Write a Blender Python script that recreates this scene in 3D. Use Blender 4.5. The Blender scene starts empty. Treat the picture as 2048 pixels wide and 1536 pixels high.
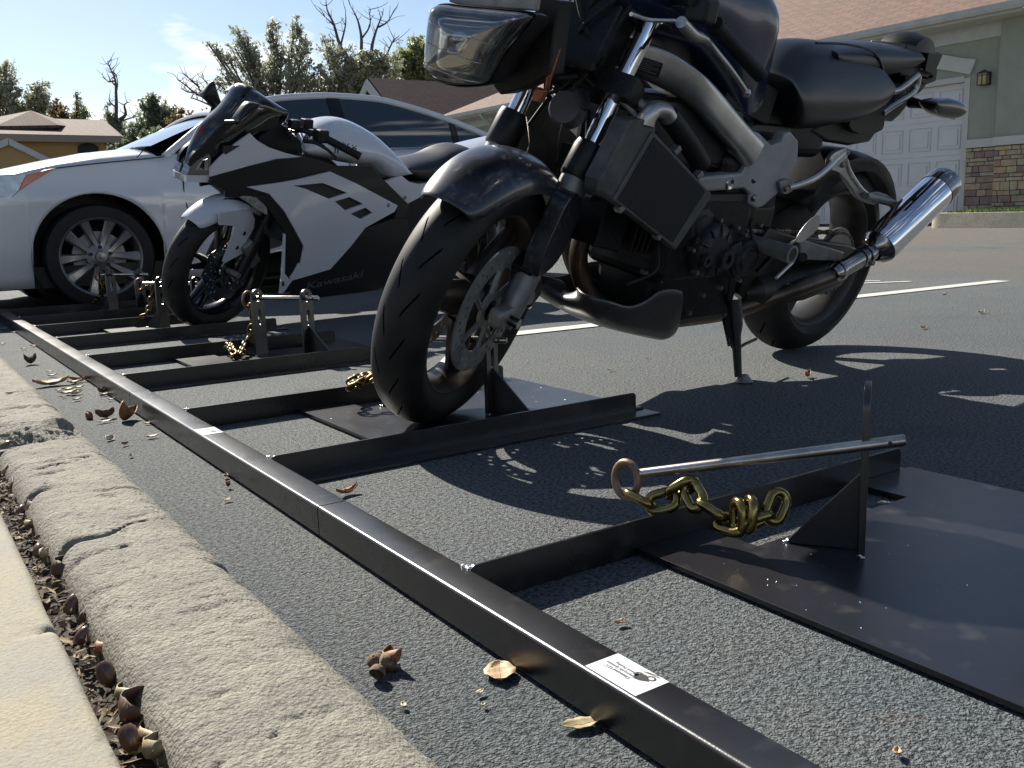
import bpy, bmesh, math, random
import numpy as np
from mathutils import Vector, Matrix, noise
from mathutils.geometry import tessellate_polygon
R = math.radians
random.seed(7)
sc = bpy.context.scene
col = sc.collection

# ------------------------------------------------------------------ camera
F_PX, PITCH, ROLL, YAW, H = 1858.57, .181432, -.0310497, .9768937, .472
cp, sp = math.cos(PITCH), math.sin(PITCH)
fwv = Vector((math.cos(YAW), math.sin(YAW), 0)); rtv = Vector((math.sin(YAW), -math.cos(YAW), 0)); upv = Vector((0, 0, 1))
CF = fwv*cp - upv*sp; cu = upv*cp + fwv*sp
cr, sr = math.cos(ROLL), math.sin(ROLL)
CX = rtv*cr + cu*sr; CY = cu*cr - rtv*sr
CP = Vector((0, 0, H))
cam = bpy.data.objects.new('camera', bpy.data.cameras.new('camera')); col.objects.link(cam)
cam.matrix_world = Matrix(((CX.x, CY.x, -CF.x, CP.x), (CX.y, CY.y, -CF.y, CP.y), (CX.z, CY.z, -CF.z, CP.z), (0, 0, 0, 1)))
cam.data.sensor_width = 36; cam.data.lens = F_PX/2048*36; cam.data.clip_start = .02; cam.data.clip_end = 2000
sc.camera = cam
# ------------------------------------------------------------------ light
SUN_EL = R(38.7)
w = bpy.data.worlds.new('World'); sc.world = w; w.use_nodes = True
nt = w.node_tree; nt.nodes.clear()
def wn(t, **k):
    n = nt.nodes.new(t)
    for a, b in k.items(): setattr(n, a, b)
    return n
out = wn('ShaderNodeOutputWorld'); bg = wn('ShaderNodeBackground')
sky = wn('ShaderNodeTexSky', sky_type='NISHITA', sun_disc=False, sun_elevation=SUN_EL, sun_rotation=0.0, air_density=1.0, dust_density=.5, ozone_density=2.2)
bg.inputs['Strength'].default_value = .053
tc = wn('ShaderNodeTexCoord')
mp = wn('ShaderNodeMapping'); mp.inputs['Scale'].default_value = (1, 1, 3.2); mp.inputs['Location'].default_value = (.3, .1, 0)
nz = wn('ShaderNodeTexNoise'); nz.inputs['Scale'].default_value = 5.5; nz.inputs['Detail'].default_value = 9; nz.inputs['Roughness'].default_value = .55
sep = wn('ShaderNodeSeparateXYZ')
band = wn('ShaderNodeMapRange'); band.inputs['From Min'].default_value = .09; band.inputs['From Max'].default_value = .21
band.inputs['To Min'].default_value = .12; band.inputs['To Max'].default_value = -.055
add = wn('ShaderNodeMath', operation='ADD')
rmp = wn('ShaderNodeMapRange'); rmp.inputs['From Min'].default_value = .52; rmp.inputs['From Max'].default_value = .64
mix = wn('ShaderNodeMix', data_type='RGBA'); mix.inputs[7].default_value = (10.5, 10.6, 10.8, 1)
L = nt.links.new
L(tc.outputs['Generated'], mp.inputs[0]); L(mp.outputs[0], nz.inputs['Vector']); L(tc.outputs['Generated'], sep.inputs[0])
L(sep.outputs['Z'], band.inputs['Value']); L(nz.outputs['Fac'], add.inputs[0]); L(band.outputs[0], add.inputs[1])
L(add.outputs[0], rmp.inputs['Value']); L(rmp.outputs[0], mix.inputs[0]); L(sky.outputs[0], mix.inputs[6])
L(mix.outputs[2], bg.inputs['Color']); L(bg.outputs[0], out.inputs[0])
sl = bpy.data.lights.new('sun', 'SUN'); sl.energy = 5.0; sl.angle = R(.5); sl.color = (1, .94, .83)
so = bpy.data.objects.new('sun', sl); col.objects.link(so); so.rotation_euler = (-(math.pi/2-SUN_EL), 0, 0)
sc.view_settings.view_transform = 'Standard'; sc.view_settings.look = 'None'; sc.view_settings.exposure = 1.12; sc.view_settings.gamma = 1

# ------------------------------------------------------------------ pixel rays (measurements on the photo, full size 2048x1536)
def ray(x, y): return CF*F_PX + CX*(x-1024) - CY*(y-768)
def G(x, y, z=0.):
    d = ray(x, y); return CP + d*((z-H)/d.z)
def PX(x, y, xp): d = ray(x, y); return CP + d*(xp/d.x)
def PY(x, y, yp): d = ray(x, y); return CP + d*(yp/d.y)
def DD(x, y, dep): return CP + ray(x, y)*(dep/F_PX)

# ------------------------------------------------------------------ materials
MATS = {}
KA = .68      # overall reflectance level that goes with the exposure
def kc(c): return tuple(q*KA for q in c)
def mat(name, color, rough=.5, metal=0., spec=.5, var=0., vscale=8., bump=0., bscale=60., coat=0., trans=0., alpha=1., emit=None, c2=None, sheen=0., dust=0., rvar=0.):
    if name in MATS: return MATS[name]
    if metal < .65: color = kc(color); c2 = kc(c2) if c2 else None
    m = bpy.data.materials.new(name); m.use_nodes = True; n = m.node_tree; b = n.nodes['Principled BSDF']
    N = n.nodes.new; K = n.links.new
    b.inputs['Base Color'].default_value = (*color, 1); b.inputs['Roughness'].default_value = rough; b.inputs['Metallic'].default_value = metal
    b.inputs['Specular IOR Level'].default_value = spec; b.inputs['Coat Weight'].default_value = coat; b.inputs['Coat Roughness'].default_value = .06
    b.inputs['Transmission Weight'].default_value = trans; b.inputs['Alpha'].default_value = alpha
    t = N('ShaderNodeTexCoord')
    if var or c2 or rvar:
        z = N('ShaderNodeTexNoise'); z.inputs['Scale'].default_value = vscale; z.inputs['Detail'].default_value = 6; z.inputs['Roughness'].default_value = .6
        K(t.outputs['Object'], z.inputs['Vector'])
        r = N('ShaderNodeMapRange'); r.inputs['From Min'].default_value = .32; r.inputs['From Max'].default_value = .68; K(z.outputs['Fac'], r.inputs['Value'])
        x = N('ShaderNodeMix'); x.data_type = 'RGBA'; K(r.outputs[0], x.inputs[0])
        a = tuple(max(0, c*(1-var)) for c in color); d = c2 if c2 else tuple(min(1, c*(1+var)) for c in color)
        x.inputs[6].default_value = (*a, 1); x.inputs[7].default_value = (*d, 1); K(x.outputs[2], b.inputs['Base Color'])
        last = x
        if rvar:
            q = N('ShaderNodeMapRange'); q.inputs['To Min'].default_value = rough-rvar; q.inputs['To Max'].default_value = rough+rvar
            K(z.outputs['Fac'], q.inputs['Value']); K(q.outputs[0], b.inputs['Roughness'])
        if dust:
            z2 = N('ShaderNodeTexNoise'); z2.inputs['Scale'].default_value = vscale*9; z2.inputs['Detail'].default_value = 8; K(t.outputs['Object'], z2.inputs['Vector'])
            r2 = N('ShaderNodeMapRange'); r2.inputs['From Min'].default_value = .56; r2.inputs['From Max'].default_value = .74; r2.inputs['To Max'].default_value = dust; K(z2.outputs['Fac'], r2.inputs['Value'])
            x2 = N('ShaderNodeMix'); x2.data_type = 'RGBA'; K(r2.outputs[0], x2.inputs[0]); K(x.outputs[2], x2.inputs[6]); x2.inputs[7].default_value = (.15, .137, .115, 1)
            K(x2.outputs[2], b.inputs['Base Color'])
    if bump:
        z = N('ShaderNodeTexNoise'); z.inputs['Scale'].default_value = bscale; z.inputs['Detail'].default_value = 5; K(t.outputs['Object'], z.inputs['Vector'])
        u = N('ShaderNodeBump'); u.inputs['Strength'].default_value = 1; u.inputs['Distance'].default_value = bump; K(z.outputs['Fac'], u.inputs['Height']); K(u.outputs[0], b.inputs['Normal'])
    if emit: b.inputs['Emission Color'].default_value = (*emit, 1); b.inputs['Emission Strength'].default_value = 1
    MATS[name] = m; return m
RACK = mat('rack paint', (.0125, .0112, .012), .28, spec=.75, var=.35, vscale=3, bump=.00012, bscale=900, rvar=.1, dust=.13)
RUBBER = mat('rubber', (.007, .007, .008), .62, spec=.3, var=.3, vscale=12, bump=.0002, bscale=300, dust=.12)
BLACK = mat('black plastic', (.005, .005, .006), .45, spec=.3, var=.4, vscale=14, dust=.1)
BLACKG = mat('black gloss', (.006, .006, .008), .22, coat=.15, spec=.35, var=.3, vscale=6)
ENGINE = mat('engine black', (.006, .006, .007), .5, metal=.2, spec=.3, var=.5, vscale=18, bump=.0006, bscale=90, dust=.15)
ALU = mat('brushed alloy', (.40, .39, .37), .34, metal=.85, var=.25, vscale=9, rvar=.12, bump=.0001, bscale=400)
ALUD = mat('dull alloy', (.30, .30, .29), .5, metal=.6, var=.35, vscale=16, bump=.0003, bscale=150, dust=.2)
CHROME = mat('chrome', (.72, .72, .74), .07, metal=1.)
CHROMED = mat('dark chrome', (.30, .29, .28), .16, metal=1., var=.3, vscale=25)
STEEL = mat('steel rod', (.46, .42, .37), .27, metal=1., var=.3, vscale=30, c2=(.5, .47, .43), bump=.0001, bscale=300)
RUST = mat('rusty steel', (.30, .19, .13), .5, metal=.6, var=.4, vscale=60)
GOLD = mat('yellow zinc', (.36, .24, .07), .24, metal=1., var=.45, vscale=90, c2=(.27, .23, .10), rvar=.1)
WELD = mat('bright weld', (.85, .85, .86), .25, metal=.7, bump=.001, bscale=400)
NAVY = mat('navy paint', (.016, .018, .028), .3, coat=.35, var=.5, vscale=7, dust=.45, rvar=.1)
NAVYT = mat('navy tank', (.009, .015, .050), .26, coat=.3, spec=.4, var=.35, vscale=4, dust=.1)
SEATM = mat('seat vinyl', (.006, .007, .010), .38, spec=.45, bump=.0002, bscale=500, var=.2, vscale=6)
WHITEP = mat('white paint', (.74, .75, .78), .22, coat=.9, var=.03, vscale=2)
WHITEB = mat('white bike paint', (.70, .71, .76), .24, coat=.9, var=.03, vscale=4)
GLASSD = mat('dark window glass', (.012, .018, .022), .03, spec=.8, coat=1.)
def thin_glass(name, refl=.10, tint=(.93, .95, .93), rough=.03):
    m = bpy.data.materials.new(name); m.use_nodes = True; n = m.node_tree; n.nodes.remove(n.nodes['Principled BSDF']); N = n.nodes.new; K = n.links.new
    t = N('ShaderNodeBsdfTransparent'); t.inputs[0].default_value = (*tint, 1); g = N('ShaderNodeBsdfGlossy'); g.inputs['Roughness'].default_value = rough
    lw = N('ShaderNodeFresnel'); lw.inputs['IOR'].default_value = 1.5; a = N('ShaderNodeMath'); a.operation = 'ADD'; a.inputs[1].default_value = refl; K(lw.outputs[0], a.inputs[0])
    x = N('ShaderNodeMixShader'); K(a.outputs[0], x.inputs[0]); K(t.outputs[0], x.inputs[1]); K(g.outputs[0], x.inputs[2]); df = N('ShaderNodeBsdfDiffuse'); df.inputs[0].default_value = (.5, .5, .45, 1); zz = N('ShaderNodeTexNoise'); zz.inputs['Scale'].default_value = 5; zz.inputs['Detail'].default_value = 3; rr = N('ShaderNodeMapRange'); rr.inputs['From Min'].default_value = .4; rr.inputs['From Max'].default_value = .7; rr.inputs['To Min'].default_value = .02; rr.inputs['To Max'].default_value = .10; K(zz.outputs['Fac'], rr.inputs['Value']); x2 = N('ShaderNodeMixShader'); K(rr.outputs[0], x2.inputs[0]); K(x.outputs[0], x2.inputs[1]); K(df.outputs[0], x2.inputs[2])
    K(x2.outputs[0], n.nodes['Material Output'].inputs[0]); return m
LENS = thin_glass('clear lens')
AMBER = mat('amber lens', (.75, .16, .02), .15, coat=1.)
ORANGE = mat('orange lens', (.85, .13, .02), .2)
REDL = mat('red lens', (.45, .012, .01), .15, coat=1.)
WHITE = mat('white sticker', (.85, .85, .85), .35)
INK = mat('ink', (.02, .02, .02), .6)
GREYINK = mat('grey ink', (.28, .28, .3), .6)
COPPER = mat('copper brown', (.32, .11, .05), .4, metal=.6, var=.4, vscale=60)
YEL = mat('yellow plastic', (.7, .5, .05), .5)

# ------------------------------------------------------------------ mesh helpers
def V3(a): return Vector(a)
class MB:
    def __init__(s): s.v = []; s.f = []; s.uv = None
    def add(s, vs, fs):
        o = len(s.v); s.v += [Vector(v) for v in vs]; s.f += [tuple(i+o for i in f) for f in fs]; return s
    def box(s, c, size, M=None):
        c = Vector(c); hx, hy, hz = [q/2 for q in size]
        vs = [Vector((x, y, z)) for x in (-hx, hx) for y in (-hy, hy) for z in (-hz, hz)]
        if M: vs = [M @ v for v in vs]
        return s.add([c+v for v in vs], [(0, 1, 3, 2), (4, 6, 7, 5), (0, 4, 5, 1), (2, 3, 7, 6), (0, 2, 6, 4), (1, 5, 7, 3)])
    def prism(s, poly, off, holes=()):
        loops = [[Vector(p) for p in poly]]+[[Vector(p) for p in h] for h in holes]
        flat = [p for l in loops for p in l]; n = len(flat); off = Vector(off)
        tr = tessellate_polygon(loops)
        nrm = Vector((0, 0, 0))
        for i in range(len(loops[0])):
            a = loops[0][i]; b = loops[0][(i+1) % len(loops[0])]; nrm += a.cross(b)
        fs = []
        for t in tr:
            a, b, c = flat[t[0]], flat[t[1]], flat[t[2]]
            t = tuple(t)
            if (b-a).cross(c-a).dot(off) > 0: t = t[::-1]
            fs.append(t); fs.append(tuple(i+n for i in t[::-1]))
        o = 0
        for k, l in enumerate(loops):
            m = len(l)
            ar = Vector((0, 0, 0))
            for i in range(m): ar += l[i].cross(l[(i+1) % m])
            pos = ar.dot(off) > 0
            if k: pos = not pos
            for i in range(m):
                a, b = o+i, o+(i+1) % m
                fs.append((a, b, b+n, a+n) if pos else (b, a, a+n, b+n))
            o += m
        return s.add(flat+[p+off for p in flat], fs)
    def tube(s, pts, r, n=10, closed=False, caps=True):
        pts = [Vector(p) for p in pts]; m = len(pts)
        rr = r if hasattr(r, '__len__') else [r]*m
        T = []
        for i in range(m):
            if closed: t = pts[(i+1) % m]-pts[i-1]
            else: t = pts[min(i+1, m-1)]-pts[max(i-1, 0)]
            T.append(t.normalized() if t.length > 1e-9 else Vector((0, 0, 1)))
        u = T[0].orthogonal().normalized(); vs = []
        for i in range(m):
            u = (u-T[i]*u.dot(T[i])); u = u.normalized() if u.length > 1e-6 else T[i].orthogonal().normalized()
            w_ = T[i].cross(u)
            for k in range(n):
                a = 2*math.pi*k/n; vs.append(pts[i]+(u*math.cos(a)+w_*math.sin(a))*rr[i])
        fs = []
        for i in range(m if closed else m-1):
            j = (i+1) % m; sh = 0
            if closed and j == 0:
                d = [(vs[k]-vs[i*n]).length for k in range(n)]; sh = d.index(min(d))
            for k in range(n): fs.append((i*n+k, i*n+(k+1) % n, j*n+(k+1+sh) % n, j*n+(k+sh) % n))
        if caps and not closed: fs += [tuple(range(n))[::-1], tuple((m-1)*n+k for k in range(n))]
        return s.add(vs, fs)
    def lathe(s, prof, c, axis, n=32, closed=False, a0=0., a1=2*math.pi):
        """prof: (radius, along axis)"""
        c = Vector(c); ax = Vector(axis).normalized(); u = ax.orthogonal().normalized(); w_ = ax.cross(u); m = len(prof)
        full = abs(a1-a0-2*math.pi) < 1e-6; nn = n if full else n+1; vs = []
        for i in range(nn):
            a = a0+(a1-a0)*i/n; d = u*math.cos(a)+w_*math.sin(a)
            vs += [c+d*r+ax*h for r, h in prof]
        fs = []
        for i in range(n):
            j = (i+1) % nn
            for k in range(m if closed else m-1):
                l = (k+1) % m; fs.append((i*m+k, j*m+k, j*m+l, i*m+l))
        return s.add(vs, fs)
    def grid(s, P, closedu=False, closedv=False, capu=False):
        nu, nv = len(P), len(P[0]); fs = []
        for i in range(nu if closedu else nu-1):
            for k in range(nv if closedv else nv-1):
                fs.append((i*nv+k, ((i+1) % nu)*nv+k, ((i+1) % nu)*nv+(k+1) % nv, i*nv+(k+1) % nv))
        if capu: fs += [tuple(range(nv))[::-1], tuple((nu-1)*nv+k for k in range(nv))]
        return s.add([p for r_ in P for p in r_], fs)
    def xf(s, fn): s.v = [fn(v) for v in s.v]; return s
    def mirror(s):
        n = len(s.v); s.v += [Vector((v.x, -v.y, v.z)) for v in s.v]; s.f += [tuple(i+n for i in f[::-1]) for f in s.f]; return s
    def build(s, name, m, parent=None, smooth=40, bevel=0., seg=2, sub=0, label=None, recalc=True, weld=False):
        me = bpy.data.meshes.new(name); me.from_pydata([tuple(v) for v in s.v], [], s.f)
        if recalc:
            bm = bmesh.new(); bm.from_mesh(me)
            if weld: bmesh.ops.remove_doubles(bm, verts=bm.verts, dist=1e-5)
            bmesh.ops.recalc_face_normals(bm, faces=bm.faces); bm.to_mesh(me); bm.free()
        for q in (m if isinstance(m, (list, tuple)) else [m]): me.materials.append(q)
        o = bpy.data.objects.new(name, me); col.objects.link(o)
        if smooth: me.shade_smooth(); me.set_sharp_from_angle(angle=R(smooth))
        if bevel:
            b = o.modifiers.new('bevel', 'BEVEL'); b.width = bevel; b.segments = seg; b.limit_method = 'ANGLE'; b.angle_limit = R(35)
        if sub:
            q = o.modifiers.new('sub', 'SUBSURF'); q.levels = q.render_levels = sub
        if parent is not None: o.parent = parent
        if label: o['label'] = label
        return o
def bisect_x(m, xs):
    me = bpy.data.meshes.new('t'); me.from_pydata([tuple(v) for v in m.v], [], m.f); bm = bmesh.new(); bm.from_mesh(me); bpy.data.meshes.remove(me)
    for x in xs: bmesh.ops.bisect_plane(bm, geom=bm.verts[:]+bm.edges[:]+bm.faces[:], plane_co=(x, 0, 0), plane_no=(1, 0, 0), dist=1e-5)
    bm.verts.index_update(); m.v = [v.co.copy() for v in bm.verts]; m.f = [tuple(v.index for v in f.verts) for f in bm.faces]; bm.free(); return m
def tag(o, label=None, cat=None, group=None, kind=None):
    if label: o['label'] = label
    if cat: o['category'] = cat
    if group: o['group'] = group
    if kind: o['kind'] = kind
    return o
def thing(name, loc, label, cat, group=None, M=None):
    o = bpy.data.objects.new(name, None); col.objects.link(o); o.empty_display_size = .1
    if M is not None: o.matrix_world = M
    else: o.location = loc
    return tag(o, label, cat, group)
def sm(pts, n=4, closed=True):
    """Catmull-Rom smoothing of a 2D/3D outline"""
    P = [Vector(p) for p in pts]; m = len(P); o = []
    for i in range(m if closed else m-1):
        p0 = P[(i-1) % m] if closed else P[max(i-1, 0)]; p1 = P[i]; p2 = P[(i+1) % m]; p3 = P[(i+2) % m] if closed else P[min(i+2, m-1)]
        for k in range(n):
            t = k/n; o.append(.5*((2*p1)+(p2-p0)*t+(2*p0-5*p1+4*p2-p3)*t*t+(3*p1-p0-3*p2+p3)*t**3))
    if not closed: o.append(P[-1])
    return o
def spline(pts, n=6): return sm(pts, n, False)
def loft_side(outline, w, lat=0., nx=22, nc=18, e=2.4, xs=None):
    """closed solid from an (x,z) side outline; w(x)->half width; cross sections are superellipses"""
    pl = [(p[0], p[1]) for p in outline]; x0 = min(p[0] for p in pl); x1 = max(p[0] for p in pl); m = MB(); rows = []
    for i in range(nx+1):
        t = .5-.5*math.cos(math.pi*(i/nx)); x = x0+(x1-x0)*min(max(t, .002), .998); zz = []
        for k in range(len(pl)):
            (a, b), (c, d) = pl[k], pl[(k+1) % len(pl)]
            if (a-x)*(c-x) <= 0 and abs(a-c) > 1e-9: zz.append(b+(d-b)*(x-a)/(c-a))
        if len(zz) < 2: continue
        zt, zb = max(zz), min(zz); zc, hz = (zt+zb)/2, (zt-zb)/2; ww = w(x) if callable(w) else w; row = []
        for k in range(nc):
            a = 2*math.pi*k/nc; ca, sa = math.cos(a), math.sin(a)
            row.append(Vector((x, lat+ww*math.copysign(abs(ca)**(2/e), ca), zc+hz*math.copysign(abs(sa)**(2/e), sa))))
        rows.append(row)
    return m.grid(rows, closedv=True, capu=True)
def text_mesh(txt, size, thick=.0005, shear=0., bold=0.):
    cu_ = bpy.data.curves.new('t', 'FONT'); cu_.body = txt; cu_.size = size; cu_.extrude = thick; cu_.shear = shear; cu_.offset = bold; cu_.align_x = 'CENTER'; cu_.align_y = 'CENTER'
    o = bpy.data.objects.new('t', cu_); col.objects.link(o)
    me = bpy.data.meshes.new_from_object(o.evaluated_get(bpy.context.evaluated_depsgraph_get()))
    vs = [v.co.copy() for v in me.vertices]; fs = [tuple(p.vertices) for p in me.polygons]
    bpy.data.objects.remove(o); bpy.data.curves.remove(cu_); bpy.data.meshes.remove(me)
    return vs, fs
# ------------------------------------------------------------------ ground
def asphalt_mat():
    m = bpy.data.materials.new('asphalt'); m.use_nodes = True; n = m.node_tree; b = n.nodes['Principled BSDF']; N = n.nodes.new; K = n.links.new
    t = N('ShaderNodeTexCoord')
    def noi(s, d=6, r=.6):
        z = N('ShaderNodeTexNoise'); z.inputs['Scale'].default_value = s; z.inputs['Detail'].default_value = d; z.inputs['Roughness'].default_value = r; K(t.outputs['Object'], z.inputs['Vector']); return z
    def rng(src, a, b_, c, d):
        q = N('ShaderNodeMapRange'); q.inputs['From Min'].default_value = a; q.inputs['From Max'].default_value = b_; q.inputs['To Min'].default_value = c; q.inputs['To Max'].default_value = d; K(src, q.inputs['Value']); return q.outputs[0]
    def mixc(f, a, b_):
        x = N('ShaderNodeMix'); x.data_type = 'RGBA'; K(f, x.inputs[0])
        for i, q in ((6, a), (7, b_)):
            if isinstance(q, tuple): x.inputs[i].default_value = (*q, 1)
            else: K(q, x.inputs[i])
        return x.outputs[2]
    def mth(op, a, b_=None):
        x = N('ShaderNodeMath'); x.operation = op
        for i, q in enumerate((a, b_)):
            if q is None: continue
            if isinstance(q, (int, float)): x.inputs[i].default_value = q
            else: K(q, x.inputs[i])
        return x.outputs[0]
    big = noi(.45, 5); mid = noi(5, 6); fine = noi(150, 5, .72); lum = noi(45, 5, .7)
    vo = N('ShaderNodeTexVoronoi'); vo.inputs['Scale'].default_value = 290; vo.feature = 'F1'
    wv = N('ShaderNodeTexNoise'); wv.inputs['Scale'].default_value = 90; K(t.outputs['Object'], wv.inputs['Vector'])
    va = N('ShaderNodeVectorMath'); va.operation = 'MULTIPLY_ADD'; va.inputs[1].default_value = (.012, .012, .012); K(wv.outputs['Color'], va.inputs[0]); K(t.outputs['Object'], va.inputs[2]); K(va.outputs[0], vo.inputs['Vector'])
    base = mixc(rng(big.outputs['Fac'], .35, .65, 0, 1), (0.140, 0.168, 0.184), (0.215, 0.228, 0.226))
    base = mixc(rng(mid.outputs['Fac'], .4, .75, 0, .5), base, (0.215, 0.207, 0.192))
    sx_ = N('ShaderNodeSeparateXYZ'); K(t.outputs['Object'], sx_.inputs[0]); mp3 = N('ShaderNodeMapping'); mp3.inputs['Scale'].default_value = (.55, .12, 1); K(t.outputs['Object'], mp3.inputs[0]); bn = N('ShaderNodeTexNoise'); bn.inputs['Scale'].default_value = 1.6; bn.inputs['Detail'].default_value = 5; K(mp3.outputs[0], bn.inputs['Vector'])
    tf = mth('MULTIPLY', rng(mth('ADD', sx_.outputs['X'], mth('MULTIPLY', bn.outputs['Fac'], 1.2)), 6.1, 6.9, 0, 1), rng(bn.outputs['Fac'], .40, .55, .35, 1)); base = mixc(tf, base, (0.224, 0.204, 0.177))
    nk_ = rng(mth('ADD', sx_.outputs['X'], mth('MULTIPLY', mid.outputs['Fac'], .25)), .42, .66, .5, 0); base = mixc(nk_, base, (.078, .092, .106))
    pit = rng(fine.outputs['Fac'], .54, .42, 0, .85)
    base = mixc(pit, base, (0.022, 0.024, 0.027))
    spk = rng(vo.outputs['Color'], .9, .97, 0, .4); base = mixc(spk, base, (0.306, 0.299, 0.279))
    K(base, b.inputs['Base Color']); b.inputs['Roughness'].default_value = .82; b.inputs['Specular IOR Level'].default_value = .3
    st1 = noi(1.3, 6, .7); base = mixc(rng(st1.outputs['Fac'], .58, .68, 0, .35), base, (.055, .055, .058)); st2 = noi(3.1, 3); st3 = noi(210, 3); base = mixc(mth('MULTIPLY', rng(st2.outputs['Fac'], .66, .72, 0, .8), rng(st3.outputs['Fac'], .55, .62, 0, .7)), base, (.30, .15, .06)); K(base, b.inputs['Base Color'])
    # cracks
    vc = N('ShaderNodeTexVoronoi'); vc.feature = 'DISTANCE_TO_EDGE'; vc.inputs['Scale'].default_value = 6.5
    vb = N('ShaderNodeVectorMath'); vb.operation = 'MULTIPLY_ADD'; vb.inputs[1].default_value = (.09, .09, .09); wn2 = noi(7, 6); K(wn2.outputs['Color'], vb.inputs[0]); K(t.outputs['Object'], vb.inputs[2]); K(vb.outputs[0], vc.inputs['Vector'])
    crk = mth('MULTIPLY', rng(vc.outputs['Distance'], 0, .012, -1, 0), rng(mid.outputs['Fac'], .5, .62, 0, .8))
    h = mth('ADD', mth('MULTIPLY', vo.outputs['Distance'], -1.1), mth('ADD', mth('MULTIPLY', fine.outputs['Fac'], 1.9), mth('ADD', mth('MULTIPLY', lum.outputs['Fac'], 1.5), crk)))
    bu = N('ShaderNodeBump'); bu.inputs['Distance'].default_value = .0062; bu.inputs['Strength'].default_value = 1; K(h, bu.inputs['Height']); K(bu.outputs[0], b.inputs['Normal'])
    return m
ASPH = asphalt_mat()
b = MB(); b.grid([[Vector((x, y, 0)) for y in (-60, -3, 0, 3, 8, 30, 120, 900)] for x in (-700, -30, 0, 3, 8, 30, 120, 900)])
tag(b.build('asphalt', ASPH, smooth=0), 'dark coarse asphalt of the parking lot', kind='structure')
PAINT = mat('road paint', (.62, .62, .58), .7, var=.12, vscale=30, bump=.0008, bscale=300)
def strip(pts, wd, name='painted_line', z=.004):
    for (a, c) in zip(pts[:-1], pts[1:]):
        a = Vector((*a, z)); c = Vector((*c, z)); d = (c-a).normalized(); s_ = Vector((-d.y, d.x, 0))*wd/2
        o = MB().add([a-s_, c-s_, c+s_, a+s_], [(0, 1, 2, 3)]).build(name, PAINT, smooth=0); tag(o, 'white painted parking line', kind='structure')
strip([(2.0, 3.03), (5.37, 2.86)], .1)
strip([(-.6, 8.52), (2.5, 8.2)], .1)
strip([(1.7, 5.98), (4.6, 5.40)], .1)
# stencilled marks at the stall mouths
def ringmark(c, r0, r1, a0, a1, z=.004):
    n = 20; v = []
    for i in range(n+1):
        a = a0+(a1-a0)*i/n; v += [Vector((c[0]+r0*math.cos(a), c[1]+r0*math.sin(a)*.8, z)), Vector((c[0]+r1*math.cos(a), c[1]+r1*math.sin(a)*.8, z))]
    tag(MB().add(v, [(2*i, 2*i+1, 2*i+3, 2*i+2) for i in range(n)]).build('painted_letter', PAINT, smooth=0), 'white stencilled letter on the asphalt', kind='structure')
ringmark((5.12, 2.38), .16, .24, R(35), R(325))
g = [G(1650, 570), G(1700, 563), G(1760, 563), G(1820, 564), G(1780, 570)]
strip([(g[1].x, g[1].y), (g[2].x, g[2].y)], .05); strip([(g[0].x, g[0].y), (g[3].x, g[3].y)], .05)

# ------------------------------------------------------------------ kerb and sidewalk
def conc_mat(name, c1, c2, c3, bump, sc1=14., sc2=180., pits=.6):
    c1, c2, c3 = kc(c1), kc(c2), kc(c3)
    m = bpy.data.materials.new(name); m.use_nodes = True; n = m.node_tree; b = n.nodes['Principled BSDF']; N = n.nodes.new; K = n.links.new
    t = N('ShaderNodeTexCoord'); mpn = N('ShaderNodeMapping'); mpn.inputs['Scale'].default_value = (1, 1, 1); K(t.outputs['Object'], mpn.inputs[0])
    def noi(s, d=7, r=.62):
        z = N('ShaderNodeTexNoise'); z.inputs['Scale'].default_value = s; z.inputs['Detail'].default_value = d; z.inputs['Roughness'].default_value = r; K(mpn.outputs[0], z.inputs['Vector']); return z.outputs['Fac']
    def rng(src, a, b_, c, d):
        q = N('ShaderNodeMapRange'); q.inputs['From Min'].default_value = a; q.inputs['From Max'].default_value = b_; q.inputs['To Min'].default_value = c; q.inputs['To Max'].default_value = d; K(src, q.inputs['Value']); return q.outputs[0]
    def mixc(f, a, b_):
        x = N('ShaderNodeMix'); x.data_type = 'RGBA'; K(f, x.inputs[0])
        for i, q in ((6, a), (7, b_)):
            if isinstance(q, tuple): x.inputs[i].default_value = (*q, 1)
            else: K(q, x.inputs[i])
        return x.outputs[2]
    a = noi(sc1); f = noi(sc2, 5, .7); s_ = noi(700, 2)
    c = mixc(rng(a, .38, .62, 0, 1), c1, c2); c = mixc(rng(f, .50, .36, 0, pits), c, c3); g2 = noi(330, 3, .8); c = mixc(rng(g2, .46, .30, 0, .75), c, c3); c = mixc(rng(s_, .62, .75, 0, .5), c, (.42, .40, .34))
    K(c, b.inputs['Base Color']); b.inputs['Roughness'].default_value = .85; b.inputs['Specular IOR Level'].default_value = .25
    vv = N('ShaderNodeTexVoronoi'); vv.inputs['Scale'].default_value = 260; K(mpn.outputs[0], vv.inputs['Vector'])
    c = mixc(rng(vv.outputs['Color'], .82, .95, 0, .55), c, c3); sn = noi(3.2, 4); c = mixc(rng(sn, .52, .70, 0, .4), c, c3); K(c, b.inputs['Base Color'])
    a0 = N('ShaderNodeMath'); a0.operation = 'MULTIPLY_ADD'; a0.inputs[1].default_value = -.45; K(vv.outputs['Distance'], a0.inputs[0]); K(f, a0.inputs[2])
    ad = N('ShaderNodeMath'); ad.operation = 'MULTIPLY_ADD'; ad.inputs[1].default_value = .35; K(s_, ad.inputs[0]); K(a0.outputs[0], ad.inputs[2])
    bu = N('ShaderNodeBump'); bu.inputs['Distance'].default_value = bump; K(ad.outputs[0], bu.inputs['Height']); K(bu.outputs[0], b.inputs['Normal'])
    return m
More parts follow.
